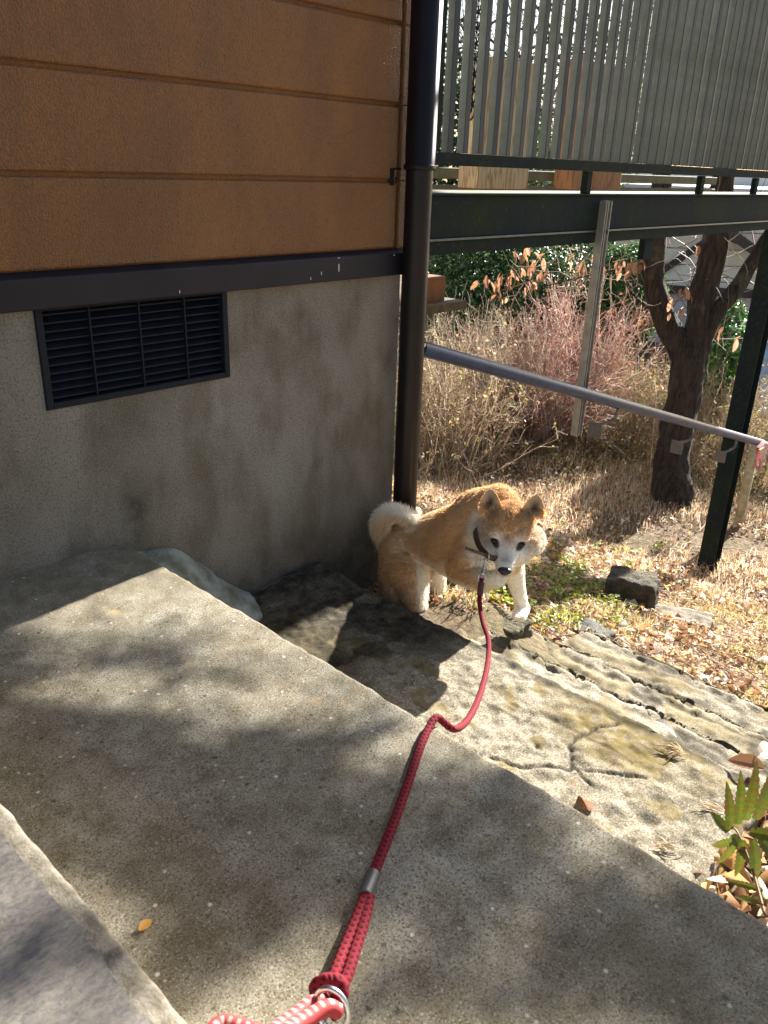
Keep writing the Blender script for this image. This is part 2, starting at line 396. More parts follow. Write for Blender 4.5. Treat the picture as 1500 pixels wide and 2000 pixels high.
# landing with its cracks, moss, dirt and the shade painted along the wall
CR = [np.array([atz(x, y, -.27)[:2] for x, y in pts]) for pts in
      ([(960, 1478), (985, 1490), (1025, 1501), (1060, 1498), (1115, 1504), (1180, 1507), (1260, 1520)], [(1115, 1502), (1117, 1470), (1112, 1455), (1135, 1436), (1155, 1428), (1205, 1410)],
       [(1128, 1506), (1142, 1525), (1150, 1530)])]
def segdist(p, line):
    d = np.full(len(p), 9.)
    for a, b in zip(line[:-1], line[1:]):
        t = np.clip(((p - a) @ (b - a)) / ((b - a) @ (b - a)), 0, 1); d = np.minimum(d, np.linalg.norm(p - (a + t[:, None] * (b - a)), axis=1))
    return d
def crackd(P):
    w = np.stack([vnoise(P, 60, 11), vnoise(P, 60, 12)], 1) - .5
    return np.min([segdist(P[:, :2] + w * .012, l) for l in CR], axis=0)
def land_extra(P, V, nrm):
    top = nrm[:, 2] > .9; d = crackd(P)
    P = P.copy(); P[:, 2] -= top * np.clip(1 - d / .005, 0, 1) * .006
    P[:, 2] += top * (fbm(P, 6, 40) - .5) * .002
    lump = np.exp(-((P[:, 1] - 1.50) ** 2 / .004 + (P[:, 0] - 1.33) ** 2 / .03)) * .035
    P[:, 2] += top * lump * (.4 + fbm(P, 20, 44))
    hole = np.exp(-(((P[:, 0] - 1.20) ** 2 + (P[:, 1] - .66) ** 2) / .00005)); P[:, 2] -= top * hole * .006
    return P
def land_grime_shade(P):
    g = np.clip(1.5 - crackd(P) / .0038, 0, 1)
    wall = np.clip((P[:, 1] - .86 - .25 * fbm(P, 5, 20)) / .14, 0, 1) * (.55 + .45 * (fbm(P, 9, 21) > .42))  # wall-side shade painted near-black, together with dark moss
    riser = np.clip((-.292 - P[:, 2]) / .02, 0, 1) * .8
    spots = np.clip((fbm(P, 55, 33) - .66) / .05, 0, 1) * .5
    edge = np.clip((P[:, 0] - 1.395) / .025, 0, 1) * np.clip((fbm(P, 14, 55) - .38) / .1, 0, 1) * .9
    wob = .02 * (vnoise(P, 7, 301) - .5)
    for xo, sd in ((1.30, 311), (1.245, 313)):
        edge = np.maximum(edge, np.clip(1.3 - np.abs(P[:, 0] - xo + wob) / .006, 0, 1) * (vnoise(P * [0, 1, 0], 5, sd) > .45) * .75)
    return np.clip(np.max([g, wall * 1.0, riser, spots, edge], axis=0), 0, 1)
mc = atz(1235, 1440, -.27)
def land_moss(P):
    q = (P[:, :2] - mc[:2]); e = (q[:, 0] / .12) ** 2 + (q[:, 1] / .20) ** 2
    a = np.clip(1.25 - e, 0, 1) * (.4 + .6 * (fbm(P, 12, 61) > .40))
    sp = np.clip((fbm(P, 18, 62) - .62) / .05, 0, 1) * .8
    c = atz(620, 1260, -.27); br = np.exp(-((P[:, 0] - c[0]) ** 2 + (P[:, 1] - c[1]) ** 2) / .008)
    return np.clip(np.max([a, sp, br], axis=0), 0, 1)
LA = {'grime_shade': land_grime_shade, 'moss': land_moss}
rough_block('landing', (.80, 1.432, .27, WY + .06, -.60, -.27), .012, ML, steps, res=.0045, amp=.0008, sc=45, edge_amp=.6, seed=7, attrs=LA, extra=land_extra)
def stp_extra(seed, x1, ztop):
    def f(P, V, nrm):
        top = nrm[:, 2] > .5; P = P.copy()
        near = np.clip(1 - (x1 - P[:, 0]) / .09, 0, 1)
        P[:, 2] -= top * near * (.012 * fbm(P, 7, seed) + .008 * (fbm(P, 30, seed + 3) > .56))
        ridge = np.abs(np.sin((P[:, 0] - x1) * 60 + 2 * vnoise(np.stack([P[:, 0] * 0, P[:, 1], P[:, 1] * 0], 1), 3, seed)))
        P[:, 2] -= top * near * .008 * ridge
        P[:, 0] += (fbm(np.stack([P[:, 1] * 0, P[:, 1], P[:, 2]], 1), 9, seed + 5) - .5) * .022 * (P[:, 0] > x1 - .03)
        return P
    return f
def stp_grime(x1, ztop, seed):
    def f(P):
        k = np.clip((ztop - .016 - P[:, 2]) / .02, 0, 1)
        s = np.clip((fbm(P, 16, seed) - .53) / .08, 0, 1) * .8
        line = np.clip(1.6 - np.abs(P[:, 0] - (x1 - .05) + .02 * (vnoise(P, 8, seed) - .5)) / .008, 0, 1) * (vnoise(P, 6, seed + 2) > .35)
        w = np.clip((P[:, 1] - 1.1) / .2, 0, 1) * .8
        return np.clip(np.max([k, s, line * .8, w], axis=0), 0, 1)
    return f
for k, (xa, xb, yb, z) in enumerate([(1.40, 1.632, 1.30, -.36), (1.60, 1.86, 1.14, -.45), (1.83, 2.135, 1.06, -.55)]):
    rough_block('lower_tread', (xa, xb, .16 + .05 * k, yb, z - .25, z), .013, ML, steps, res=.009, amp=.002, sc=28, edge_amp=.8, seed=70 + k * 7,
                attrs={'grime_shade': stp_grime(xb, z, 80 + k * 5), 'moss': lambda P, k=k: np.clip((fbm(P, 9, 91 + k) - .54) / .06, 0, 1) * .6}, extra=stp_extra(100 + 11 * k, xb, z))
# mortar haunch in the corner between tread and wall
def haunch():
    a = np.linspace(0, 1, 24); V = []
    top = [(.832, 1.56, -.045), (.88, 1.56, -.040), (.966, 1.56, -.065), (1.09, 1.56, -.190), (1.175, 1.56, -.262), (1.19, 1.56, -.30)]
    bot = [(.832, 1.42, -.12), (.88, 1.43, -.125), (.96, 1.44, -.17), (1.05, 1.43, -.245), (1.13, 1.44, -.268), (1.19, 1.50, -.30)]
    T, B = spline(top, 8), spline(bot, 8); f = []; nu = len(T); nv = 12
    for i in range(nu):
        for j in range(nv):
            s = j / (nv - 1); p = T[i] * (1 - s) + B[i] * s; p = p + np.array([0, 0, .012 * math.sin(s * math.pi)]); V.append(p)
    for i in range(nu):
        V.append(B[i] + np.array([0, -.02, -.25]))
    V = np.array(V); V += (np.stack([fbm(V, 20, 5), fbm(V, 20, 6), fbm(V, 20, 7)], 1) - .5) * .02; V[:, 1] = np.minimum(V[:, 1], 1.561)
    for i in range(nu - 1):
        for j in range(nv - 1): f.append((i * nv + j, (i + 1) * nv + j, (i + 1) * nv + j + 1, i * nv + j + 1))
        f.append((i * nv + nv - 1, (i + 1) * nv + nv - 1, nu * nv + i + 1, nu * nv + i))
    return mesh('mortar_haunch', V, f, simple('green_grey_mortar', (.23, .24, .20), .95, 0, .5, 18, .9, .006, col2=(.12, .12, .085)), steps, smooth=True)
haunch()

# ================================================================== HOUSE
house = thing('house', 'house with orange-brown siding over a stained grey foundation wall', 'house', (0, WY, 0))
XE = 1.735
def found():
    vx0, vx1, vz0, vz1 = .693, 1.143, .330, .531
    xs = np.unique(np.concatenate([np.arange(-3, .2, .2), np.arange(.2, XE - .02, .02), [vx0, vx1, XE - .012, XE - .004, XE]]))
    zs = np.unique(np.concatenate([np.arange(-1.7, -.4, .1), np.arange(-.4, .53, .02), [vz0, vz1]]))
    X, Z = np.meshgrid(xs, zs, indexing='ij'); x, z = X.ravel(), Z.ravel()
    V = np.stack([x, np.full_like(x, WY), z], 1); n, m = len(xs), len(zs); f = []
    for i in range(n - 1):
        for j in range(m - 1):
            cx, cz = (xs[i] + xs[i + 1]) / 2, (zs[j] + zs[j + 1]) / 2
            if vx0 < cx < vx1 and vz0 < cz < vz1: continue
            f.append((i * m + j, (i + 1) * m + j, (i + 1) * m + j + 1, i * m + j + 1))
    k = len(V); side = [(XE, WY, zs[0]), (XE, 6, zs[0]), (XE, 6, zs[-1]), (XE, WY, zs[-1])]
    V = np.vstack([V, side]); f.append((k, k + 1, k + 2, k + 3))
    def g(P):
        s = np.clip(1 - np.hypot((P[:, 0] - .80) / .07, (P[:, 2] - .10) / .14), 0, 1) * 1.3
        a = aty(265, 1000, WY); b2 = aty(315, 950, WY); c3 = aty(620, 650, WY)
        s1 = np.clip(1.2 - np.hypot((P[:, 0] - a[0]) / .045, (P[:, 2] - a[2]) / .10), 0, 1)
        s2 = np.clip(1 - np.hypot((P[:, 0] - b2[0]) / .025, (P[:, 2] - b2[2]) / .05), 0, 1) * .6
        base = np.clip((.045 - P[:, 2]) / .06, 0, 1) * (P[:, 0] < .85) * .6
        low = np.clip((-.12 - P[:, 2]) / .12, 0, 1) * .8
        s3 = np.clip(1 - np.hypot((P[:, 0] - c3[0]) / .25, (P[:, 2] - c3[2]) / .16), 0, 1) * .35
        ed = np.clip((P[:, 0] - (XE - .05)) / .05, 0, 1) * .5
        return np.clip(np.max([s1, s2, base, low, s3, ed], axis=0), 0, 1)
    return mesh('foundation_wall', V, f, MF, house, attr={'grime_shade': g(V)})
found()
# ledge flashing, siding boards, corner strip
led = mesh('ledge_flashing', [(-3, WY + .01, .532), (XE - .02, WY + .01, .532), (XE - .02, WY - .030, .532), (-3, WY - .030, .532),
                              (-3, WY + .01, .606), (XE - .02, WY + .01, .606), (XE - .02, WY - .030, .590), (-3, WY - .030, .590)],
           [(0, 1, 2, 3), (4, 7, 6, 5), (3, 2, 6, 7), (1, 5, 6, 2), (0, 4, 5, 1), (0, 3, 7, 4)], M_TRIM, house); bevel(led, .003)
M_CHIP = simple('paint_chip_bare_metal', (.5, .5, .5), .6, 0, .1, 10, 0)
for (px, py, w, h) in ((662, 523, .003, .018), (662, 502, .008, .003), (628, 534, .002, .008), (607, 544, .002, .006), (351, 570, .002, .006), (770, 495, .003, .012)):
    p = aty(px, py, WY - .031); box('paint_chip', (p[0] - w / 2, p[0] + w / 2, WY - .0312, WY - .0302, max(.535, p[2] - h / 2), min(.587, p[2] + h / 2)), M_CHIP, house)
zb = [.606, .769, .946, 1.123, 1.30, 1.477]
for i in range(5):
    z0, z1 = zb[i], zb[i + 1]; g = .0045
    a, b_ = z0 + (g if i else -.004), z1 - g
    o = mesh('siding_board', boxv(-3, XE - .042, WY - .014, WY + .004, a, b_), BF, MS, house); bevel(o, .005, 3)
    o2 = mesh('siding_board', boxv(XE - .034, XE - .006, WY - .016, WY + .004, a if i == 0 else z0, z1), BF, MS, house); bevel(o2, .003, 2)
box('siding_backing', (-3, XE - .004, WY - .006, WY + .005, .600, 4.2), MS, house)
box('upper_wall', (-3, XE - .008, WY - .016, WY - .007, 1.478, 4.2), MS, house)
mesh('side_wall', [(XE - .003, WY + .005, .53), (XE - .003, 7, .53), (XE - .003, 7, 4.2), (XE - .003, WY + .005, 4.2)], [(0, 1, 2, 3)], simple('grey_bounce_cut', (.20, .20, .20), .9, 0, .2, 20, .3), house)  # unseen side face, greyed to cut orange bounce onto the slats
mesh('roof', boxv(-3.5, 2.1, 1.25, 7.5, 4.2, 4.35), BF, M_TRIM, house)
mesh('back_wall', [(-3, 7, -1.7), (XE, 7, -1.7), (XE, 7, 4.2), (-3, 7, 4.2)], [(0, 1, 2, 3)], MS, house)
# vent
vent = box('foundation_vent', (.6935, 1.1425, WY + .06, WY + .07, .3305, .5305), M_VOID, house)
vx0, vx1, vz0, vz1 = .694, 1.142, .331, .5305
boxes('vent_frame', [(vx0, vx0 + .014, WY - .006, WY + .059, vz0, vz1), (vx1 - .014, vx1, WY - .006, WY + .059, vz0, vz1),
                     (vx0 + .0142, vx1 - .0142, WY - .006, WY + .059, vz0, vz0 + .013), (vx0 + .0142, vx1 - .0142, WY - .006, WY + .059, vz1 - .006, vz1)], M_VENT, vent, .0015)
sl_me = None
for i in range(11):
    z = vz0 + .019 + i * .0165
    if sl_me is None:
        s = mesh('vent_slat', [(-.21, -.006, -.0045), (.21, -.006, -.0045), (.21, .012, .005), (-.21, .012, .005), (-.21, -.006, -.0015), (.21, -.006, -.0015), (.21, .012, .008), (-.21, .012, .008)],
                 BF, M_VENT, vent, world=False); sl_me = s.data
    else:
        s = bpy.data.objects.new('vent_slat', sl_me); C.objects.link(s); s.parent = vent
    wv = wloc(vent); s.location = ((vx0 + vx1) / 2 - wv[0], WY + .010 - wv[1], z + .004 - wv[2])
for fx in (.25, .5, .75):
    x = vx0 + (vx1 - vx0) * fx; box('vent_bar', (x - .0016, x + .0016, WY - .001, WY + .0035, vz0 + .0132, vz1 - .0062), M_VENT, vent)
# drainpipe
PX, PY = 1.722, 1.497
def lathe(cx, cy, prof, sides=40):
    V, f = [], []
    for i, (r, z) in enumerate(prof):
        for j in range(sides):
            a = 2 * math.pi * j / sides; V.append((cx + r * math.cos(a), cy + r * math.sin(a), z))
    for i in range(len(prof) - 1):
        for j in range(sides):
            k = (j + 1) % sides; f.append((i * sides + j, i * sides + k, (i + 1) * sides + k, (i + 1) * sides + j))
    return V, f
drain = mesh('drainpipe', *lathe(PX, PY, [(.0355, -.60), (.0355, .80)]), M_PIPE, house, smooth=True)
drain['label'] = 'dark brown round drainpipe at the house corner'
mesh('pipe_socket', *lathe(PX, PY, [(.0357, .796), (.041, .797), (.0425, .800), (.0425, .806), (.041, .809), (.0390, .811), (.0390, 4.1)]), M_PIPE, drain, smooth=True)
boxes('pipe_bracket', [(1.662, 1.690, 1.530, 1.534, .795, .800), (1.662, 1.676, WY - .020, WY - .0162, .757, .799), (1.664, 1.674, 1.530, WY - .016, .795, .799)], M_PIPE, drain, .001)
sc = aty(771, 348, WY - .021); v, f = tubev([(sc[0], WY - .0202, sc[2]), (sc[0], WY - .0245, sc[2])], [.0042, .0034], 10); mesh('screw', v, f, M_STEEL, drain)

# ================================================================== DECK WITH SLAT SCREEN
YB = 1.66
deck = thing('slatted_deck', 'dark steel raised walkway with a tall vertical slat screen right of the drainpipe', 'deck', (1.8, YB, .6))
zt = aty(1170, 379, YB)[2]; zl = aty(835, 470, YB)[2]; zbt = aty(835, 500, YB)[2]
XR = 6.6
box('channel_beam', (1.76, XR, YB, YB + .012, zl + .004, zt - .006), MDM, deck, .002)
box('top_flange', (1.76, XR, YB - .012, YB + .07, zt - .0058, zt), MDM, deck, .0015)
box('bottom_flange', (1.76, XR, YB - .010, YB + .07, zbt + (zl - zbt) * .93, zl + .0038), simple('sunlit_flange_grey', (.09, .10, .10), .35, .3, .3, 30, .1), deck, .0012)  # lighter grey paints in the sunlit line along the flange
box('lower_fascia', (1.76, XR, YB + .004, YB + .02, zbt, zbt + (zl - zbt) * .92), MDM, deck, .002)
zr1 = aty(848, 297, YB)[2]; zr0 = aty(848, 322, YB)[2]
box('bottom_rail', (1.76, XR, YB - .01, YB + .03, zr0, zr1), MDM, deck, .003)
box('top_rail', (1.76, XR, YB - .01, YB + .03, 1.66, 1.70), MDM, deck, .003)
for px in (1152, 1374, 1480):
    p = aty(px, 360, YB); box('rail_upright', (p[0] - .017, p[0] + .017, YB + .002, YB + .028, zt + .0005, zr0 - .001), MDM, deck, .002)
sm = None; pitch = .0737; x = 2.036; k = 0
box('screen_post', (1.940, 1.992, YB - .004, YB + .03, zr1 + .001, 1.659), MDM, deck, .002)
box('screen_post', (1.845, 1.868, YB - .004, YB + .03, zr1 + .001, 1.659), MDM, deck, .002)
while x < XR - .05:
    if sm is None:
        fr = boxv(-.010, .010, 0, .003, 0, 1); bd = boxv(-.009, .009, .003, .029, 0, 1)
        s = mesh('screen_slat', fr + bd, BF + [tuple(i + 8 for i in q) for q in BF], [M_SLATD, M_SLATS], deck, world=False, matidx=[0] * 6 + [1] * 6); sm = s.data
    else:
        s = bpy.data.objects.new('screen_slat', sm); C.objects.link(s); s.parent = deck
    w = wloc(deck); s.location = (x - w[0], YB - .006 - w[1], zr1 + .0015 - w[2]); s.scale = (1, 1, 1.659 - zr1 - .002)
    s.rotation_euler = (0, random.uniform(-.004, .004), random.uniform(-.1, .1)); x += pitch * random.uniform(.985, 1.015)
for i in range(3):
    y = YB + .075 + i * .105; box('deck_board', (1.76, XR, y, y + .095, zt - .03, zt - .002), M_OLIVE, deck, .002)
# H-section support post
pc = aty(1376, 1135, 1.68); hx, hy = pc[0], 1.68
boxes('support_post', [(hx - .050, hx - .042, hy - .052, hy + .052, -2.0, zbt - .001), (hx + .050, hx + .058, hy - .052, hy + .052, -2.0, zbt - .001),
                       (hx - .0418, hx + .0498, hy - .006, hy + .006, -2.0, zbt - .001)], MDM, deck, .001)
# diagonal brace stub and hanging aluminium strut that carries the handrail
bx = aty(1262, 480, 1.70); box('brace_shoe', (bx[0] - .03, bx[0] + .05, 1.69, 1.72, zbt - .09, zbt - .0005), MDM, deck, .002)
ht, hb = aty(1190, 392, 1.625), aty(1125, 851, 1.625); hxx = (ht[0] + hb[0]) / 2
boxes('hanging_strut', [(hxx - .022, hxx - .018, 1.616, 1.646, hb[2], ht[2]), (hxx - .0178, hxx + .0178, 1.626, 1.646, hb[2], ht[2]), (hxx + .018, hxx + .022, 1.616, 1.646, hb[2], ht[2]),
                        (hxx - .003, hxx + .001, 1.618, 1.6258, hb[2], ht[2])], M_ALU, deck, .001)
v, f = tubev([(hxx + .012, 1.6255, .60), (hxx + .012, 1.621, .60)], .007, 8); mesh('bolt', v, f, M_TRIM, deck)

# handrail
ra = aty(822, 680, 1.585); rb = aty(1489, 866, 1.585); rd = rb - ra
rail = thing('handrail', 'long blue-grey steel tube handrail sloping down from the drainpipe', 'handrail', ra)
V, f = tubev([ra, ra + rd * .5, rb], .0235, 24, cap=False); tb = mesh('tube', V, f, M_RAIL, rail, smooth=True)
V, f = tubev([ra - rd * .0003, ra + rd * .0005], .0232, 24); mesh('end_cap', V, f, M_RAIL, rail)
V, f = tubev([rb - rd * .004, rb - rd * .0035], .0232, 24); mesh('open_end_black', V, f, M_VOID, rail)  # black disc paints the dark inside of the open tube
s0 = aty(829, 674, 1.557); v, f = tubev([s0 + [0, .003, 0], s0 - [0, .002, 0]], [.008, .005], 12); mesh('screw', v, f, M_STEEL, rail)
def bracket(px, py, plate, long=False):
    p = aty(px, py, 1.60); t = (p[0] - ra[0]) / rd[0]; q = ra + rd * t
    pts = spline([q + [0, .0, -.024], q + [-.002, .004, -.065], q + [-.03, .02, -.085], q + [-.098, .038, -.085]], 6)
    V, f = tubev(pts, .007, 8); o = mesh('bracket', V, f, M_GREYP, rail, smooth=True)
    c = q + np.array([-.10, .038, -.10]); bevel(mesh('bracket_plate', boxv(c[0] - .004, c[0] + .004, c[1] - .03, c[1] + .035, c[2] - .045, c[2] + .025), BF, M_GREYP, rail), .003)
bracket(1200, 798, 1); bracket(1352, 842, 1); bracket(1432, 868, 1)

# pink cloth folded over the rail end, stake beyond
pk = aty(1480, 885, 1.57)
def cloth():
    V, f = [], []; n = 12
    for side in (0, 1):
        for i in range(n):
            for j in range(n):
                u, w = i / (n - 1), j / (n - 1); wd = .17 * (1 - w * .85)
                xx = (u - .5) * wd; zz = -.17 * w + .02 - .04 * abs(u - .5); yy = -.035 + side * .03 - .012 * math.sin(u * 9 + w * 3) * w
                V.append((pk[0] + xx, pk[1] + yy, pk[2] + zz + .06))
        b = side * n * n
        for i in range(n - 1):
            for j in range(n - 1): f.append((b + i * n + j, b + (i + 1) * n + j, b + (i + 1) * n + j + 1, b + i * n + j + 1))
    for i in range(n - 1): f.append((i * n, n * n + i * n, n * n + (i + 1) * n, (i + 1) * n))
    return f, V
f, V = cloth(); pkt = mesh('pink_rag', V, f, simple('faded_pink_cloth', (.66, .36, .36), .9, 0, .25, 40, .3), smooth=True)
tag(pkt, 'small faded pink rag hanging off the low end of the handrail', 'rag')
yb = aty(1487, 878, 1.53); boxes('yellow_tape', [(yb[0] - .04, yb[0] + .03, 1.525, 1.53, yb[2] - .006, yb[2] + .010)], simple('yellow_tape', (.65, .5, .05), .6), pkt)
sa, sb = aty(1477, 862, 1.86), aty(1436, 1088, 1.86)
gzs = float(gz(sb[0], 1.86)); st = tube('garden_stake', [(sa[0], 1.86, sa[2]), (sa[0], 1.86, (sa[2] + gzs) / 2), (sa[0], 1.86, min(gzs, sb[2]) - .2)], .034, simple('pale_stake_wood', (.42, .36, .22), .8, 0, .4, 20, .3), sides=10)
tag(st, 'pale round stake standing in the leaves right of the dark support post', 'stake')

# timber posts behind the screen
def tpost(x0, x1, y0, y1, ztop, mt, label, extra=None):
    o = bevel(mesh('timber_post', boxv(x0, x1, y0, y1, zt + .001, ztop), BF, mt), .004); tag(o, label, 'post', 'timber posts behind the slat screen'); return o
pa, pb = aty(928, 340, 2.10), aty(1038, 340, 2.10); tp1 = tpost(pa[0] + .02, pb[0] - .02, 2.10, 2.20, aty(990, 115, 2.1)[2], M_WOOD, 'wide pale timber post with wavy grain behind the screen, nearest the drainpipe')
pa, pb = aty(1115, 340, 2.10), aty(1215, 340, 2.10); tp2 = tpost(pa[0] + .02, pb[0], 2.10, 2.20, aty(1160, 118, 2.1)[2], M_WOODR, 'reddish timber post behind the screen with a dark upright in front')
boxes('ledger', [(1.9, 5.4, 2.24, 2.30, aty(900, 350, 2.24)[2], aty(900, 328, 2.24)[2]), (1.9, 5.4, 2.24, 2.30, aty(900, 378, 2.24)[2] - .02, aty(900, 362, 2.24)[2])], M_OLIVE, deck, .003)

# bird box on a board beside the pipe
nb = thing('bird_box', 'small orange wooden bird box beside the drainpipe over the dry bushes', 'bird box', atd(840, 590, 3.6))
c = atd(838, 566, 3.6); bevel(mesh('box_body', boxv(c[0] - .10, c[0] + .035, c[1] - .06, c[1] + .06, c[2] - .05, c[2] + .06), BF, simple('orange_stained_wood', (.20, .075, .025), .7, 0, .3, 15, .3), nb), .003)
v, f = tubev([c + [-.1, -.03, 0], c + [-.103, -.03, 0]], .02, 12); mesh('hole', v, f, M_VOID, nb)
c = atd(855, 596, 3.6); bevel(mesh('perch_board', boxv(c[0] - .16, c[0] + .10, c[1] - .08, c[1] + .06, c[2] - .015, c[2] + .02), BF, simple('dark_weathered_board', (.10, .075, .045), .85, 0, .4, 20, .4), nb), .003)
bevel(mesh('pole', boxv(c[0] - .16, c[0] - .12, c[1], c[1] + .04, float(gz(c[0], c[1])) - .1, c[2] - .016), BF, simple('dark_weathered_pole', (.09, .07, .045), .85, 0, .4, 20, .4), nb), .003)

# rain chain
ch = thing('rain_chain', 'dark curly rain chain hanging behind the first slats', 'chain', aty(917, 250, 1.95))
t0, t1 = aty(925, -10, 1.95), aty(917, 232, 1.95)
nl = 16; lm = None
for i in range(nl):
    z = t0[2] + (t1[2] - t0[2]) * i / nl; a = np.arange(14) / 13 * 2 * math.pi
    ring = np.stack([.018 * np.cos(a), 0 * a, .027 * np.sin(a)], 1)
    if lm is None:
        v, f = tubev(ring, .0035, 6); o = mesh('link', v, f, MDM, ch, smooth=True, world=False); lm = o.data
    else: o = bpy.data.objects.new('link', lm); C.objects.link(o); o.parent = ch
    w = wloc(ch); o.location = (t1[0] - w[0], 1.95 - w[1], z - w[2]); o.rotation_euler = (0, 0, (i % 2) * 1.4 + .3)

# ================================================================== VEGETATION HELPERS
def leaf_cloud(name, pos, size, cols, mat, kind=None, parent=None, normal=None, upness=.5, aspect=.5, fold=.25, label=None):
    """many small folded pointed leaves, one mesh"""
    n = len(pos); nm = rng.normal(size=(n, 3)); nm[:, 2] = np.abs(nm[:, 2]) + upness
    if normal is not None: nm = nm * .5 + normal
    nm /= np.linalg.norm(nm, axis=1)[:, None]
    t = rng.normal(size=(n, 3)); t -= nm * (t * nm).sum(1)[:, None]; t /= np.linalg.norm(t, axis=1)[:, None]
    b = np.cross(nm, t); s = np.broadcast_to(size, (n,))[:, None]
    curl = rng.uniform(-.35, .55, (n, 1)); fo = rng.uniform(0, fold * 2, (n, 1))
    base = pos - t * s * .5; tip = pos + t * s * .5 + nm * s * curl * .4
    m1 = pos + nm * s * .06; aspect = aspect * rng.uniform(.55, 1.5, (n, 1)); l = pos + b * s * aspect * .5 + nm * s * fo; r = pos - b * s * aspect * .5 + nm * s * fo
    V = np.stack([base, l, tip, r, m1], 1).reshape(-1, 3); k = np.arange(n)[:, None] * 5
    F = np.concatenate([k + [0, 4, 1], k + [1, 4, 2], k + [2, 4, 3], k + [3, 4, 0]], 0)
    o = mesh(name, V, F, mat, parent, attr={'col': np.repeat(cols, 5, axis=0)})
    if kind: o['kind'] = kind
    if label: o['label'] = label
    return o
def palette(n, cols, w=None, jit=.18):
    cols = np.array(cols); i = rng.choice(len(cols), n, p=None if w is None else np.array(w) / sum(w))
    return np.clip(cols[i] * (1 + rng.uniform(-jit, jit, (n, 1))) * (1 + rng.uniform(-.06, .06, (n, 3))), 0, 1)
def blades(name, base, h, lean, width, cols, mat, kind=None, parent=None, label=None):
    n = len(base); h = np.broadcast_to(h, (n,))[:, None]; a = rng.uniform(0, 2 * math.pi, n)
    d = np.stack([np.cos(a), np.sin(a), np.zeros(n)], 1); L = rng.uniform(.2, 1, (n, 1)) * lean
    ax = rng.uniform(0, 2 * math.pi, n); wv = np.stack([np.cos(ax), np.sin(ax), np.zeros(n)], 1) * width
    up = np.array([0, 0, 1.])
    p0 = base; p1 = base + up * h * .55 + d * h * L * .3; p2 = base + up * h * (.95 - .35 * L) + d * h * L * .9; 
    V = np.stack([p0 - wv, p0 + wv, p1 - wv * .8, p1 + wv * .8, p2], 1).reshape(-1, 3); k = np.arange(n)[:, None] * 5
    F = np.concatenate([k + [0, 1, 3], k + [0, 3, 2], k + [2, 3, 4]], 0)
    o = mesh(name, V, F, mat, parent, attr={'col': np.repeat(cols, 5, axis=0)})
    if kind: o['kind'] = kind
    if label: o['label'] = label
    return o
def strands(polys, radii, cols, name, mat, parent=None, kind=None, label=None):
    """polys (n,k,3) thin three-sided tubes in one mesh"""
    P = np.asarray(polys, float); n, k, _ = P.shape
    T = np.gradient(P, axis=1); T /= np.linalg.norm(T, axis=2)[..., None] + 1e-9
    A = np.where(np.abs(T[..., 2:3]) < .9, np.array([0, 0, 1.]), np.array([1., 0, 0])); U = np.cross(T, A); U /= np.linalg.norm(U, axis=2)[..., None] + 1e-9
    W = np.cross(T, U); r = np.broadcast_to(np.asarray(radii), (n, k))[..., None]; V = []
    for j in range(3):
        a = j * 2 * math.pi / 3; V.append(P + r * (math.cos(a) * U + math.sin(a) * W))
    V = np.stack(V, 2).reshape(-1, 3); idx = (np.arange(n)[:, None] * k + np.arange(k - 1)[None]).ravel() * 3; F = []
    for j in range(3):
        m = (j + 1) % 3; F.append(np.stack([idx + j, idx + m, idx + 3 + m, idx + 3 + j], 1))
    o = mesh(name, V, np.vstack(F), mat, parent, attr={'col': np.repeat(np.asarray(cols), k * 3, axis=0)})
    if kind: o['kind'] = kind
    if label: o['label'] = label
    return o
def twigs(c, n, L, spread, k=6, up=.9, droop=0., base_r=.12, wob=.12):
    a = rng.uniform(0, 2 * math.pi, n); s = np.abs(rng.normal(size=n)) * spread
    d = np.stack([np.cos(a) * s, np.sin(a) * s, np.full(n, up)], 1); d /= np.linalg.norm(d, axis=1)[:, None]
    st = np.asarray(c) + np.stack([rng.normal(size=n) * base_r, rng.normal(size=n) * base_r, rng.uniform(-.05, .05, n)], 1)
    Ls = L * rng.uniform(.55, 1.0, n); P = [st]; dd = d.copy()
    for i in range(k - 1):
        dd = dd + rng.normal(size=(n, 3)) * wob + np.array([0, 0, -droop]); dd /= np.linalg.norm(dd, axis=1)[:, None]
        P.append(P[-1] + dd * (Ls / (k - 1))[:, None])
    return np.stack(P, 1)
def side_twigs(P, per, L, wob=.15, k=4, up=.3):
    n, m, _ = P.shape; out = []
    for _ in range(per):
        t = rng.uniform(.3, 1, n) * (m - 1); i = np.minimum(t.astype(int), m - 2); f = (t - i)[:, None]
        a = P[np.arange(n), i] * (1 - f) + P[np.arange(n), i + 1] * f
        d = P[np.arange(n), i + 1] - P[np.arange(n), i]; d /= np.linalg.norm(d, axis=1)[:, None] + 1e-9
        d = d + rng.normal(size=(n, 3)) * .7 + [0, 0, up]; d /= np.linalg.norm(d, axis=1)[:, None]
        Q = [a]
        for _k in range(k - 1):
            d = d + rng.normal(size=(n, 3)) * wob; d /= np.linalg.norm(d, axis=1)[:, None]; Q.append(Q[-1] + d * (L * rng.uniform(.4, 1, n) / (k - 1))[:, None])
        out.append(np.stack(Q, 1))
    return np.concatenate(out)
def ground_pt(px, py):
    """where a sight line meets the sloping garden"""
    r = ray(px, py); t = 0.0005
    for _ in range(4000):
        p = EYE + r * t
        if p[2] < gz(p[0], p[1]): break
        t *= 1.004
    return np.array([p[0], p[1], float(gz(p[0], p[1]))])

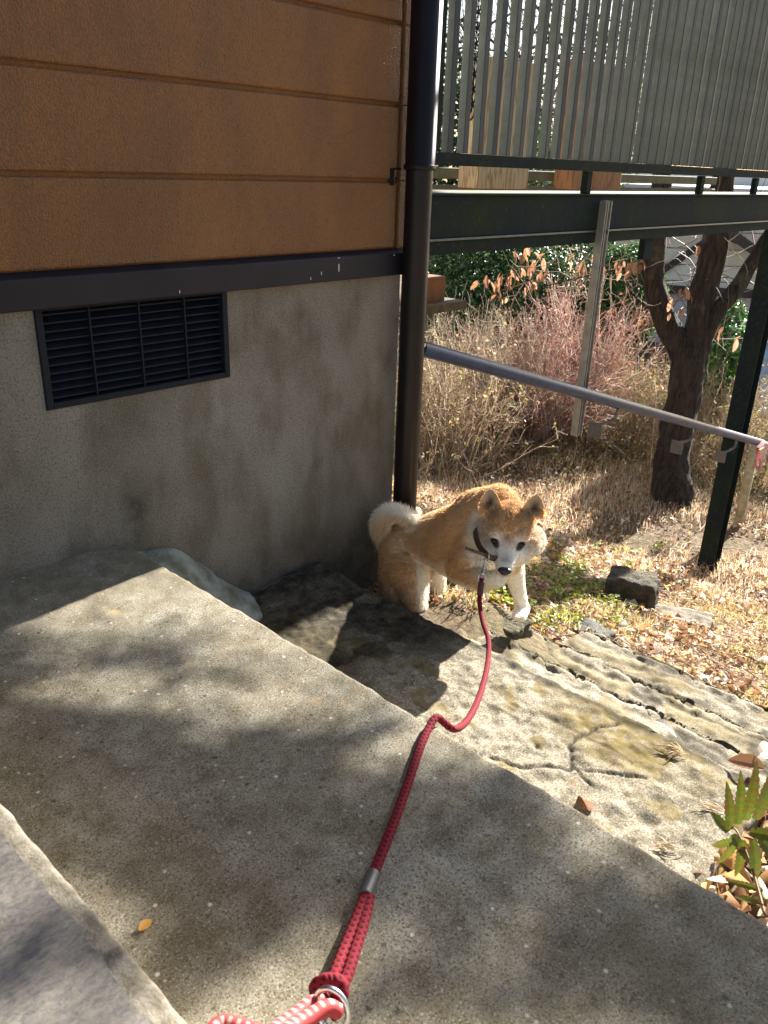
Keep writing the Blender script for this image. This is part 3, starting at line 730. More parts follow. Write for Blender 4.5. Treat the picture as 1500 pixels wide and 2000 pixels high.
# ================================================================== LEAF LITTER, GRASS
def wedge(n, r0, r1, a0, a1, pw=1.0):
    r = r0 + (r1 - r0) * rng.random(n) ** pw; a = np.radians(rng.uniform(a0, a1, n)); return r * np.cos(a), r * np.sin(a)
def off_steps(x, y):
    on = ((x < 1.45) & (y < WY) & (y > .27)) | ((x < 1.64) & (y < 1.31) & (y > .17)) | ((x < 1.87) & (y < 1.15) & (y > .22)) | ((x < 2.14) & (y < 1.07) & (y > .27)) | (x < .84) | ((x < XE) & (y > WY - .02))
    return ~on
LC = [(.58, .39, .22), (.46, .26, .12), (.74, .62, .46), (.30, .16, .09), (.66, .43, .18), (.82, .74, .62), (.20, .11, .07)]
x, y = wedge(38000, 1.1, 9.0, 3, 52, .9); k = off_steps(x, y) & (fbm(np.stack([x, y, x * 0], 1), 3.2, 65) > .30 + .25 * rng.random(len(x))); x, y = x[k], y[k]
pos = np.stack([x, y, gfull(x, y) + rng.uniform(.0, .03, len(x)) * (1 + 1.2 * (np.hypot(x, y) > 4))], 1)
leaf_cloud('leaf_litter', pos, .012 + .042 * rng.random(len(x)) ** 1.6, palette(len(x), LC, [4, 4, 3, 4, 3, 3.4, 4]), M_LEAF, 'stuff', upness=.7, aspect=.5, label='brown and bleached fallen leaves covering the slope')
x, y = wedge(30000, 1.2, 4.6, 3, 48, .8); k = off_steps(x, y); x, y = x[k], y[k]
pos = np.stack([x, y, gfull(x, y) + rng.uniform(.0, .012, len(x))], 1)
leaf_cloud('leaf_crumbs', pos, rng.uniform(.008, .024, len(x)), palette(len(x), LC, [4, 4, 3, 3, 3, 3, 3]), M_LEAF, 'stuff', upness=.7, aspect=.45, label='small broken leaf bits among the larger leaves')
x, y = wedge(2600, 1.4, 6.5, 4, 50, .8); k = off_steps(x, y); x, y = x[k], y[k]; a0 = rng.uniform(0, 6.28, len(x)); Lq = rng.uniform(.03, .16, len(x)); pp = []
for t_ in (-.5, -.15, .2, .5):
    qx, qy = x + np.cos(a0 + t_ * .5) * Lq * t_, y + np.sin(a0 + t_ * .5) * Lq * t_; pp.append(np.stack([qx, qy, gz(qx, qy) + .018 + rng.uniform(0, .02, len(x))], 1))
strands(np.stack(pp, 1), np.array([.0022, .002, .0015, .0008])[None], palette(len(x), [(.30, .2, .13), (.55, .44, .32), (.2, .13, .09)]), 'fallen_twigs', M_TWIG, None, 'stuff', 'small dry twigs scattered among the fallen leaves')
GC = [(.84, .66, .46), (.76, .48, .28), (.90, .80, .64), (.50, .31, .18), (.62, .56, .26)]
x, y = wedge(60000, 3.6, 8.5, 4, 52, .9); den = fbm(np.stack([x, y, x * 0], 1), 1.1, 31); k = off_steps(x, y) & (den > .34 + .22 * (rng.random(len(x)))); x, y = x[k], y[k]
hh = rng.uniform(.04, .13, len(x)) * (.5 + .9 * np.clip((np.hypot(x, y) - 4) / 3, 0, 1))
blades('dry_grass', np.stack([x, y, gfull(x, y) - .01], 1), hh, .9, .0022, palette(len(x), GC, [4, 3, 3, 2, 1]), M_LEAF, 'stuff', label='straw coloured dry grass beyond the steps')
x, y = wedge(16000, 1.6, 4.6, 5, 42, .8); k = off_steps(x, y) & (fbm(np.stack([x, y, x * 0], 1), 2.6, 35) > .46); x, y = x[k], y[k]
blades('short_grass', np.stack([x, y, gfull(x, y) - .005], 1), rng.uniform(.03, .09, len(x)), 1.1, .0016, palette(len(x), [(.45, .40, .16), (.62, .48, .25), (.22, .28, .06)], [2, 3, 1]), M_LEAF, 'stuff', label='sparse low grass between the leaves')
# green feathery weeds just past the steps
P, S = [], []
for q in range(50):
    px, py = random.gauss(1090, 72), random.gauss(1128, 48)
    if q > 34: px, py = random.uniform(905, 1000), random.uniform(1150, 1200)
    if q > 44: px, py = random.uniform(1100, 1220), random.uniform(1190, 1235)
    c = ground_pt(px, py)
    if not off_steps(np.array([c[0]]), np.array([c[1]]))[0]: continue
    for f in range(random.randint(3, 6)):
        a = random.uniform(0, 6.28); L = random.uniform(.05, .12)
        for s in np.linspace(.15, 1, 7):
            m = c + np.array([math.cos(a) * L * s, math.sin(a) * L * s, .02 + .05 * s - .035 * s * s])
            for sd in (-1, 1):
                P.append(m + np.array([-math.sin(a), math.cos(a), 0]) * sd * .016 * (1.1 - s)); S.append(.024 * (1.15 - .6 * s))
P = np.array(P)
leaf_cloud('green_weeds', P, np.array(S), palette(len(P), [(.22, .30, .04), (.42, .44, .05), (.10, .16, .04), (.62, .52, .08)], [3, 3, 2, 1.4]), M_GREEN, 'stuff', upness=1.2, aspect=.5, label='low bright green weeds beyond the dog')

# ================================================================== ROCKS
def rock(name, c, s, seed, label, mat=None, flat=.0, rot=0.):
    import bmesh
    bm = bmesh.new(); bmesh.ops.create_cube(bm, size=2); bmesh.ops.subdivide_edges(bm, edges=bm.edges, cuts=13, use_grid_fill=True)
    V = np.array([v.co for v in bm.verts]); n4 = (np.abs(V) ** 14).sum(1) ** (1 / 14.); V = V / n4[:, None]
    V = V * (1 + (fbm(V + seed * 7, 1.1, seed) - .5)[:, None] * .42 + (fbm(V + seed, 4.5, seed)[:, None] - .5) * .22)
    V[:, 2] += flat * V[:, 0]; cr, sr = math.cos(rot), math.sin(rot)
    V = V * s; V = np.stack([V[:, 0] * cr - V[:, 1] * sr, V[:, 0] * sr + V[:, 1] * cr, V[:, 2]], 1)
    f = [tuple(v.index for v in p.verts) for p in bm.faces]; bm.free()
    o = mesh(name, V + c, f, mat or M_ROCK, origin=c, smooth=True); return tag(o, label, 'rock', 'stones beside the lower steps')
c = ground_pt(1228, 1178); rock('rock', c + [.01, 0, .025], (.095, .11, .115), 3, 'dark blocky stone with a mossy top standing in the leaves before the support post', simple('dark_block_stone', (.10, .082, .055), .95, 0, .6, 16, 1, .014, col2=(.035, .032, .018)), rot=.35)
c = ground_pt(1330, 1215); rock('rock', c + [0, 0, -.008], (.07, .13, .045), 5, 'low pale rubble stone to the right of the dark blocky stone', simple('pale_rubble', (.24, .205, .15), .95, 0, .5, 20, .8, .006), rot=.4)
c = ground_pt(1158, 1248); rock('rock', c + [0, 0, .002], (.045, .055, .034), 8, 'small grey stone at the top edge of the lower steps', simple('grey_stone', (.10, .10, .095), .9, 0, .5, 20, .8, .005))
c = atd(985, 1219, 2.33); rock('rock', np.array([c[0] + .03, c[1] + .01, c[2] - .030]), (.048, .055, .026), 11, "flat dark mossy stone under the dog's white front paw", simple('dark_mossy_stone', (.11, .09, .055), .95, 0, .6, 18, .9, .008, col2=(.03, .035, .015)), flat=.05)

# ================================================================== FORKED TREE
tb0 = ground_pt(1310, 990); DT = float(np.linalg.norm(tb0 - EYE))
tree = thing('forked_tree', 'rough-barked tree with a thick trunk forking low, beyond the dark support post', 'tree', tb0)
def limb(name, pts, rad, parent, seed, sides=28, amp=.34):
    C_ = spline(pts, 10); R = np.interp(np.linspace(0, 1, len(C_)), np.linspace(0, 1, len(rad)), rad)
    C2, R2 = [], []
    seg = np.linalg.norm(np.diff(C_, axis=0), axis=1); s = np.concatenate([[0], np.cumsum(seg)]); u = np.arange(0, s[-1], .035)
    C2 = np.stack([np.interp(u, s, C_[:, i]) for i in range(3)], 1); R2 = np.interp(u, s, R)
    v, f = tubev(C2, R2, sides)
    ctr = np.repeat(C2, sides, axis=0); d = v - ctr; w = d / (np.linalg.norm(d, axis=1)[:, None] + 1e-9)
    q = np.stack([v[:, 0], v[:, 1], v[:, 2] * .28], 1)
    rid = np.abs(fbm(q, 11, seed, 3) - .5) * 2
    v = v + w * (np.repeat(R2, sides) * ((rid - .3) * amp + (fbm(v, 3, seed + 4) - .5) * .3))[:, None]
    return mesh(name, v, f, MB, parent, smooth=True)
T = lambda px, py, d=0: atd(px, py, DT + d)
limb('trunk', [tb0 - [0, 0, .2], tb0 + [0, 0, .05], T(1312, 900), T(1330, 800), T(1345, 720), T(1350, 675)], [.195, .160, .130, .122, .142, .13], tree, 2, 48)
limb('branch', [T(1352, 730), T(1322, 672), T(1292, 610), T(1276, 540), T(1282, 460), T(1290, 380), T(1300, 250, .2), T(1330, 60, .5), T(1350, -150, .8)], [.11, .095, .085, .082, .08, .08, .07, .06, .05], tree, 3)
limb('branch', [T(1345, 735), T(1362, 660), T(1372, 580), T(1392, 500), T(1405, 420), T(1412, 340), T(1440, 200, .2), T(1450, 0, .4), T(1430, -200, .5)], [.11, .10, .095, .095, .09, .085, .075, .065, .05], tree, 4)
limb('branch', [T(1375, 660), T(1400, 610), T(1440, 560, .1), T(1490, 480, .2), T(1560, 380, .3), T(1700, 200, .4)], [.07, .065, .06, .055, .05, .04], tree, 5)
limb('branch', [T(1262, 530), T(1225, 524), T(1180, 532, -.1), T(1120, 545, -.2), T(1060, 560, -.3)], [.016, .012, .009, .006, .004], tree, 6, 8, .05)
limb('branch', [T(1300, 620), T(1250, 590, -.1), T(1215, 545, -.2)], [.008, .006, .003], tree, 7, 8, .05)
# thin twigs, upper limbs behind the slats
def seg_twigs(starts, L, k=7, wob=.22, bias=(0, 0, .2)):
    n = len(starts); d = rng.normal(size=(n, 3)) + np.array(bias); d /= np.linalg.norm(d, axis=1)[:, None]; P = [np.array(starts)]
    for _ in range(k - 1):
        d = d + rng.normal(size=(n, 3)) * wob; d /= np.linalg.norm(d, axis=1)[:, None]; P.append(P[-1] + d * (L * rng.uniform(.6, 1, n) / (k - 1))[:, None])
    return np.stack(P, 1)
st = [T(random.uniform(1285, 1480), random.uniform(430, 680), random.uniform(0, .5)) for _ in range(60)]
tw = seg_twigs(st, .7); strands(np.concatenate([tw, ]), np.linspace(.0055, .0018, 7)[None], palette(len(tw), [(.22, .17, .13), (.36, .30, .25)]), 'twigs', M_TWIG, tree, 'stuff')
st = [T(random.uniform(1000, 1260), random.uniform(520, 570), random.uniform(-.3, 0)) for _ in range(40)]
tw = seg_twigs(st, .5); strands(tw, np.linspace(.004, .0015, 7)[None], palette(len(tw), [(.30, .22, .16), (.42, .33, .26)]), 'twigs', M_TWIG, tree, 'stuff')
def one_leaf(L=.09, w=.42, curl=.25, n=7, lobes=0):
    V, f = [], []
    for i in range(n):
        t = i / (n - 1); hw = w * L * .5 * math.sin(math.pi * min(1, t * .92 + .04)) ** .8 * (1 + lobes * math.cos(t * 22))
        z = -curl * L * t * t; V += [(t * L, -hw, z + hw * .35), (t * L, 0, z), (t * L, hw, z + hw * .35)]
    for i in range(n - 1):
        a = i * 3; f += [(a, a + 1, a + 4, a + 3), (a + 1, a + 2, a + 5, a + 4)]
    return np.array(V), f
def leaf_obj(name, p, L, col, rot, parent=None, mat=None, w=.42, curl=.25, cache={}, world_origin=True):
    key = (round(L, 3), col, w, curl, id(mat))
    if key not in cache:
        v, f = one_leaf(L, w, curl); o = mesh(name, v, f, mat or M_LEAF, None, world=False, attr={'col': np.tile(np.array(col), (len(v), 1))}); cache[key] = o.data
    else: o = bpy.data.objects.new(name, cache[key]); C.objects.link(o)
    if parent: o.parent = parent; p = np.asarray(p) - wloc(parent)
    o.location = [float(a) for a in p]; o.rotation_euler = rot; return o
spots = [(945, 545), (975, 535), (1000, 548), (1010, 520), (1030, 540), (1040, 515), (1015, 498), (1052, 500), (1060, 530), (1125, 505), (1150, 498), (1158, 520), (1205, 520), (1222, 512), (1240, 520), (1252, 505),
         (960, 548), (988, 552), (1035, 552), (1140, 525), (1130, 545), (980, 580), (1018, 487), (1170, 512), (1260, 600), (1268, 630), (1320, 575), (1338, 562), (1345, 585), (1355, 480), (1318, 615), (1262, 640), (1420, 640), (1335, 600), (1442, 655), (1245, 515)]
LCOL = [(.40, .21, .12), (.50, .29, .18), (.32, .16, .09)]
for (px, py) in spots:
    for _ in range(4 if px < 1260 else 2):
        leaf_obj('dead_leaf', T(px + random.uniform(-13, 13), py + random.uniform(-11, 11), random.uniform(-.35, 0)), random.choice([.06, .075, .095]), random.choice(LCOL),
                 (random.uniform(-.8, .8), random.uniform(.4, 1.6), random.uniform(0, 6.28)), tree)
# sparse overhead crown between sun and steps: branches and leaf clumps that throw the soft dapples
cl = []
targets = [(100, 1500, .35, .10), (200, 1470, .3, .09), (480, 1470, .6, .07), (540, 1455, .6, .07), (600, 1480, .8, .08), (690, 1440, .8, .07), (640, 1500, .7, .06), (560, 1500, .5, .07),
           (330, 1640, .35, .07), (330, 1700, .45, .07), (420, 1810, 1., .07), (470, 1850, .9, .06), (390, 1860, .8, .05), (520, 1810, .5, .05), (900, 1560, .9, .09), (820, 1640, .8, .08), (960, 1620, 1., .09), (1080, 1670, .7, .06),
           (1200, 1730, .8, .07), (1290, 1760, 1., .12), (1400, 1850, 1., .12), (1320, 1880, .8, .07), (1150, 1850, .7, .06), (960, 1730, .5, .05), (900, 1800, .45, .07), (1450, 1950, 1, .12), (1050, 1930, .7, .07), (1230, 1970, .6, .07), (900, 1950, .5, .07), (780, 1900, .4, .06),
           (120, 1790, .5, .05), (90, 1860, .9, .06), (230, 1940, .6, .05), (250, 1270, .3, .08), (450, 1340, .4, .08), (380, 1240, .25, .05), (680, 1330, .3, .05), (740, 1540, .4, .06), (1000, 1540, .8, .07), (1120, 1600, .5, .04)]
Pq, Sq, centers = [], [], []
for (px, py, dn, rr) in targets:
    c = atz(px, py, 0.2 if (px < 300 and py > 1560 + px) else 0.0) + SUN * random.uniform(5.0, 6.6)
    centers.append(c); n = int(24 * dn * (rr / .08) ** 2)
    q = rng.normal(size=(n, 3)) * rr * .40; Pq.append(c + q); Sq.append(rng.uniform(.05, .085, n))
Pq = np.vstack(Pq); Sq = np.concatenate(Sq)
leaf_cloud('crown', Pq, Sq, palette(len(Pq), [(.30, .16, .07), (.36, .22, .10), (.10, .12, .04)]), M_LEAF, None, tree, aspect=.5)
top = T(1430, -200, .5)
for i, c in enumerate(centers):
    mid = top * .45 + c * .55 + np.array([0, 0, .35]); tube('bough', spline([top, mid, c], 5), np.linspace(.03, .005, 11), MB, tree, 6)

# ================================================================== BUSHES, HEDGE, UNDERGROWTH
def twig_bush(name, px, py, top_py, label, n, spread, cols, w=None, per=5, base_r=.15, r0=.005, up=.9, dist=None, Lside=.22):
    c = ground_pt(px, py) if dist is None else atd(px, py, dist)
    h = (atd(px, top_py, float(np.linalg.norm(c - EYE)))[2] - c[2])
    b = thing(name, label, 'bush', c, 'leafless bushes at the back of the garden'); P_ = twigs(c, n, h * 1.1, spread, 7, up, 0, base_r)
    strands(P_, np.linspace(r0, r0 * .35, 7)[None], palette(n, cols, w), 'stems', M_TWIG, b, 'stuff')
    Q = side_twigs(P_, per, Lside); strands(Q, np.linspace(r0 * .45, r0 * .2, 4)[None], palette(len(Q), cols, w), 'twigs', M_TWIG, b, 'stuff')
    Q2 = side_twigs(Q, 1, Lside * .7); strands(Q2, np.linspace(r0 * .35, r0 * .2, 4)[None], palette(len(Q2), cols, w), 'twiglets', M_TWIG, b, 'stuff')
    return b, c, Q
REDT = [(.58, .35, .28), (.70, .50, .42), (.42, .24, .19), (.80, .68, .60)]; BRT = [(.48, .37, .26), (.62, .50, .37), (.32, .22, .15), (.72, .62, .49)]
b1, c1, Q1 = twig_bush('reddish_bush', 1040, 868, 590, 'leafless reddish twiggy bush behind the middle of the handrail', 210, .85, REDT, None, 8, .13, .0065, Lside=.26)
b1b, c1b, Q1b = twig_bush('tall_reddish_bush', 1130, 850, 530, 'taller leafless pink-brown bush behind the aluminium strut', 120, .42, REDT, None, 8, .10, .006, Lside=.26)
b2, c2, Q2 = twig_bush('dry_bush', 850, 915, 640, 'dry brown twiggy bush right beside the drainpipe', 200, .6, BRT, None, 7, .22, .005, Lside=.24)
b3, c3, Q3 = twig_bush('bleached_bush', 905, 855, 590, 'bleached dry bush behind the brown bush, left of the reddish one', 220, .55, [(.55, .47, .36), (.46, .36, .26), (.62, .55, .45)], None, 8, .2, .0045, Lside=.25)
b4, c4, Q4 = twig_bush('low_bush', 1215, 872, 700, 'low tangled brown bush just left of the forked tree trunk', 240, .9, BRT, None, 8, .25, .0045, Lside=.22)
b5, c5, Q5 = twig_bush('right_bush', 1440, 925, 710, 'scrubby brown bush between the tree trunk and the support post', 220, .8, BRT, None, 8, .3, .0045, Lside=.22)
for b, Q, nn, cc in ((b1, Q1, 900, [(.42, .18, .12), (.55, .28, .18)]), (b1b, Q1b, 600, [(.42, .18, .12), (.5, .26, .18)]), (b2, Q2, 1500, [(.40, .28, .13), (.34, .32, .12), (.5, .36, .2)]), (b4, Q4, 3000, [(.36, .30, .12), (.44, .30, .15), (.24, .24, .08)]),
                     (b3, Q3, 900, [(.45, .33, .2), (.3, .3, .12)]), (b5, Q5, 3000, [(.40, .33, .13), (.48, .33, .17), (.26, .26, .09)])):
    i = rng.integers(0, len(Q), nn); leaf_cloud('leaves', Q[i, -1] + rng.normal(size=(nn, 3)) * .03, rng.uniform(.02, .045, nn), palette(nn, cc), M_LEAF, 'stuff', b)
# undergrowth: tangle of dry stems low behind the grass
pts = []
for _ in range(260):
    c = ground_pt(random.uniform(815, 1500), random.uniform(835, 895)); pts.append(twigs(c, 5, random.uniform(.3, .75), .9, 6, .9, .02, .1, .2))
P_ = np.concatenate(pts); strands(P_, np.linspace(.0032, .0012, 6)[None], palette(len(P_), BRT + [(.62, .52, .36)]), 'undergrowth', M_TWIG, None, 'stuff', 'tangled dry stems and seedlings along the back of the garden')
nn = 14000; px = rng.uniform(815, 1500, nn); i = np.arange(nn)
xx, yy = wedge(nn, 6.9, 9.6, 10, 50); pos = np.stack([xx, yy, gfull(xx, yy) + rng.random(nn) ** 1.6 * .42 * np.clip(fbm(np.stack([xx, yy, xx * 0], 1), 1.3, 77) * 2 - .5, .1, 1.3)], 1)
leaf_cloud('undergrowth_leaves', pos, rng.uniform(.02, .05, nn), palette(nn, [(.36, .27, .12), (.26, .24, .08), (.44, .30, .14), (.14, .16, .05), (.50, .45, .15), (.16, .10, .06)]), M_LEAF, 'stuff', label='brown and olive leaves caught in the undergrowth')
# evergreen shrubs and hedge
def shrub(name, px, py, d, rad, n, label, cols, size=(.035, .07), cat='shrub', trunk=True):
    c = atd(px, py, d); s = thing(name, label, cat, (c[0], c[1], gfull(np.array([c[0]]), np.array([c[1]]))[0]), 'evergreen ' + cat + 's behind the bushes'); rad = np.array(rad)
    q = rng.normal(size=(n, 3)); q /= np.linalg.norm(q, axis=1)[:, None]; lob = .72 + .5 * fbm(q + px * .01, 2.6, int(px)); rr = (rng.random(n) ** .28) * lob
    P_ = c + q * rr[:, None] * rad; P_[:, 2] = np.maximum(P_[:, 2], gz(P_[:, 0], P_[:, 1]))
    leaf_cloud('foliage', P_, rng.uniform(*size, n), palette(n, cols, None, .35), M_GREEN, 'stuff', s, normal=q * .6, upness=.3)
    if trunk:
        b0 = np.array([c[0], c[1], s.location[2] - .1])
        for k in range(4): tube('stem', spline([b0 + rng.normal(size=3) * [.08, .08, 0], (b0 + c) / 2 + rng.normal(size=3) * .15, c + rng.normal(size=3) * rad * .4], 4), np.linspace(.035, .01, 9), MB, s, 7)
    return s
GR = [(.030, .075, .020), (.055, .12, .030), (.020, .045, .015), (.09, .17, .05)]
shrub('evergreen_shrub', 905, 560, 10.2, (.75, .75, .95), 9000, 'dense evergreen shrub with small leaves nearest the drainpipe', [(.06, .12, .03), (.10, .17, .05), (.035, .07, .02)])
shrub('evergreen_shrub', 985, 560, 9.6, (.85, .8, .75), 9000, 'dark glossy evergreen shrub directly behind the reddish bush', GR)
shrub('evergreen_shrub', 1075, 530, 10.4, (.9, .9, .65), 8000, 'dark evergreen shrub under the walkway beam, left of the strut', GR)
shrub('evergreen_shrub', 1218, 585, 9.8, (.36, .5, .62), 8000, 'broad-leaved evergreen shrub with pale tips, left of the forked tree', [(.05, .12, .03), (.10, .22, .06), (.03, .07, .02), (.16, .27, .10)], (.04, .075))
shrub('evergreen_shrub', 1405, 690, 8.4, (.33, .33, .48), 2200, 'small broad-leaved green shrub right of the tree fork', [(.08, .20, .04), (.14, .30, .07), (.05, .10, .03)], (.05, .085))
shrub('evergreen_tree', 880, 330, 17, (2.2, 2.2, 2.0), 9000, 'distant evergreen tree seen between the rail and the beam beside the drainpipe', GR, (.09, .16), 'tree')
shrub('evergreen_tree', 1080, 350, 15, (1.5, 1.5, .75), 5000, 'distant yellow-green tree between the two timber posts', [(.10, .16, .03), (.2, .24, .06), (.05, .09, .03)], (.08, .13), 'tree')
# bare distant trees, seen through the slats
def bare_tree(px, py, d, H, label, n=7):
    c = atd(px, py, d); c[2] = gfull(c[:1], c[1:2])[0]; t = thing('bare_tree', label, 'tree', c, 'bare trees far behind the slat screen')
    tk = [c - [0, 0, .2], c + [.1, 0, H * .3], c + [.0, .1, H * .6], c + [.2, 0, H]]; tube('trunk', spline(tk, 6), np.linspace(.14, .03, 19), MB, t, 8)
    sp = spline(tk, 6); st = sp[rng.integers(5, 19, 60)]; a = seg_twigs(st, H * .55, 9, .18, (0, 0, .5)); b = side_twigs(a, 9, H * .22, .2, 5); e = side_twigs(b, 1, H * .12, .2, 4)
    cc = [(.12, .09, .07), (.2, .16, .13)]
    strands(a, np.linspace(.035, .01, 9)[None], palette(len(a), cc), 'branches', M_TWIG, t, 'stuff'); strands(b, np.linspace(.012, .005, 5)[None], palette(len(b), cc), 'twigs', M_TWIG, t, 'stuff')
    strands(e, np.linspace(.006, .004, 4)[None], palette(len(e), cc), 'twiglets', M_TWIG, t, 'stuff')
bare_tree(905, 360, 18, 7.5, 'tall bare tree far behind the first slats beside the drainpipe')
bare_tree(1060, 360, 22, 9, 'bare spreading tree far behind the timber posts')
bare_tree(1260, 360, 26, 10, 'bare tree far behind the middle of the slat screen')

# ================================================================== FAR HOUSE AND ROOFS
DH = 15.5
nb = thing('neighbour_house', 'beige half-timbered house with dark trim behind the forked tree', 'house', atd(1350, 640, DH))
M_BEIGE = simple('beige_wall_boards', (.80, .76, .68), .8, 0, .12, 3, .1); M_GREYW = simple('lilac_grey_wall', (.55, .51, .52), .85, 0, .12, 3, .1)
M_DT = simple('dark_brown_timber', (.05, .035, .035), .6, 0, .3, 8, .1); M_ROOF = simple('pale_grey_roof_sheet', (.55, .55, .55), .5, 0, .15, 5, .1)
g0 = atd(1350, 600, DH); hd = g0 - EYE; hd[2] = 0; hd /= np.linalg.norm(hd); hr = np.array([hd[1], -hd[0], 0])
def HP(px, py, back=0.):     # on the facade plane through g0 facing the garden
    r = ray(px, py); t = (g0 - EYE) @ hd / (r @ hd); return EYE + r * t + hd * back
def hpoly(name, pp, mat, th=.08, back=0.):
    A = np.array([HP(a, b, back) for a, b in pp]); B = A + hd * th; n = len(A)
    f = [tuple(range(n))[::-1], tuple(range(n, 2 * n))] + [(i, (i + 1) % n, (i + 1) % n + n, i + n) for i in range(n)]
    return mesh(name, np.vstack([A, B]), f, mat, nb)
prev = None
ys = [330, 372, 410, 446, 480, 512, 544, 556]
for i in range(len(ys) - 1):
    o = hpoly('wall_board', [(1195, ys[i] + 1), (1620, ys[i] + 16), (1620, ys[i + 1] + 14.0), (1195, ys[i + 1] - 1)], M_BEIGE, .06, .002 * i)
hpoly('lower_wall', [(1150, 566), (1620, 590), (1620, 1100), (1150, 1100)], M_GREYW, .1, .05)
hpoly('side_wall', [(1130, 330), (1620, 340), (1620, 1100), (1130, 1100)], M_GREYW, 5, .2)
hpoly('timber_band', [(1190, 550), (1620, 574), (1620, 590), (1190, 566)], M_DT, .12, -.08)
hpoly('timber_brace', [(1283, 528), (1378, 464), (1380, 478), (1288, 540)], M_DT, .08, -.06)
hpoly('timber_brace', [(1228, 488), (1262, 494), (1262, 506), (1228, 500)], M_DT, .08, -.06)
hpoly('bargeboard', [(1405, 440), (1440, 452), (1560, 540), (1560, 562), (1440, 474), (1400, 458)], M_DT, .5, -.5)
hpoly('bargeboard', [(1120, 348), (1160, 345), (1290, 395), (1290, 408), (1150, 362), (1120, 366)], M_DT, .3, -.3)
R_ = np.array([HP(1080, 352, -1), HP(1640, 375, -1), HP(1640, 340, 4), HP(1180, 322, 4)]); mesh('roof', np.vstack([R_, R_ - [0, 0, .08]]), [(0, 1, 2, 3), (7, 6, 5, 4), (0, 4, 5, 1), (1, 5, 6, 2), (2, 6, 7, 3), (3, 7, 4, 0)], M_ROOF, nb)
# blue corrugated roof lower right
cr0 = [atd(1385, 790, 10.5), atd(1560, 830, 10.5), atd(1560, 690, 12.5), atd(1400, 660, 12.5)]
def corrugated():
    n, V, f = 200, [], []
    for i in range(n):
        t = i / (n - 1); zz = .018 * math.sin(i * math.pi / 2.5)
        V += [cr0[0] * (1 - t) + cr0[3] * t + [0, 0, zz], cr0[1] * (1 - t) + cr0[2] * t + [0, 0, zz]]
    for i in range(n - 1): f.append((2 * i, 2 * i + 1, 2 * i + 3, 2 * i + 2))
    V = np.array(V); k = len(V); V = np.vstack([V, V - [0, 0, .04]]); f += [tuple(a + k for a in q[::-1]) for q in f]
    return V, f
V, f = corrugated(); sh = thing('garden_shed', 'low shed with a blue-grey corrugated roof at the right edge behind the post', 'shed', cr0[0] - [0, 0, 1.4])
mesh('corrugated_roof', V, f, simple('blue_grey_roof_sheet', (.30, .35, .42), .5, .2, .2, 6, .1), sh)
a, b = cr0[0] - [0, 0, .06], cr0[1] - [0, 0, .06]; d_ = np.array([0, 0, 2.]); mesh('shed_wall', np.array([a, b, cr0[2] - [0, 0, .1], cr0[3] - [0, 0, .1], a - d_, b - d_, cr0[2] - d_, cr0[3] - d_]), BF, M_DT, sh)
# red-brown roof far left below the beam
q = [atd(838, 540, 13), atd(905, 520, 13), atd(905, 497, 15), atd(838, 495, 15)]
rr_ = thing('red_roofed_shed', 'low shed with a red-brown roof below the walkway beam beside the drainpipe', 'shed', q[0] - [0, 0, 1.5])
q = np.array(q); mesh('roof', np.vstack([q, q - [0, 0, .1]]), [(0, 1, 2, 3), (7, 6, 5, 4), (0, 4, 5, 1), (1, 5, 6, 2), (2, 6, 7, 3), (3, 7, 4, 0)], simple('red_brown_roof', (.20, .08, .06), .7), rr_)
mesh('shed_wall', np.vstack([q - [0, 0, .11], q - [0, 0, 2.2]]), BF, M_DT, rr_)

# ================================================================== THINGS LYING ON THE STEPS
def step_leaf(px, py, z, L, col, rot, label, w=.45, curl=.3, cat='leaf'):
    p = atz(px, py, z); o = leaf_obj('fallen_leaf', p, L, col, rot, None, None, w, curl); return tag(o, label, cat, 'fallen leaves lying on the steps')
step_leaf(1150, 1583, -.262, .045, (.22, .09, .035), (.5, -.2, .6), 'dark reddish-brown curled leaf near the edge of the wide tread', .6, .6)
step_leaf(1280, 1408, -.258, .055, (.72, .66, .55), (.3, .1, -1.0), 'pale curled leaf lying alone on the cracked landing', .4, .7)
step_leaf(1476, 1478, -.24, .07, (.74, .66, .52), (.6, -.3, -.4), 'large bleached curled leaf above the fern', .5, .8)
step_leaf(1492, 1502, -.25, .06, (.30, .16, .09), (-.4, -.2, 1.8), 'brown leaf overlapping the large bleached leaf', .6, .5)
step_leaf(8, 1108, .004, .055, (.42, .22, .09), (.2, -.1, -.3), 'brown dry leaf at the foot of the foundation wall', .5, .3)
step_leaf(272, 1818, .003, .018, (.70, .38, .10), (0, 0, .2), 'tiny orange leaf flat on the wide tread', .7, .02)
def sprig(px, py, z, n, L, label, seed):
    c = atz(px, py, z); V = []; r = np.random.default_rng(seed); t = thing('conifer_sprig', label, 'sprig', c, 'conifer needle tufts on the landing')
    P_ = []
    for i in range(n):
        a = 2.2 + r.normal() * .45; c = atz(px, py, z) + r.normal(size=3) * [.008, .008, .002]; d = np.array([math.cos(a), math.sin(a), .12 + r.random() * .2]); k = r.uniform(.5, 1) * L
        q = [c + d * k * s + np.array([0, 0, -.15 * L * s * s]) for s in np.linspace(0, 1, 5)]; P_.append(q)
    P_ = np.array(P_); strands(P_, np.array([.0009, .0011, .0011, .0009, .0005])[None], palette(n, [(.80, .70, .52), (.60, .44, .26)]), 'needles', M_TWIG, t, 'stuff')
sprig(1325, 1468, -.264, 34, .038, 'fan of dry conifer needles on the mossy patch of the landing', 3)
sprig(1405, 1580, -.264, 9, .045, 'thin brown conifer twig left of the fern', 5)
sprig(1310, 1655, -.266, 14, .03, 'small tuft of tan needles where the landing meets the wide tread', 6)
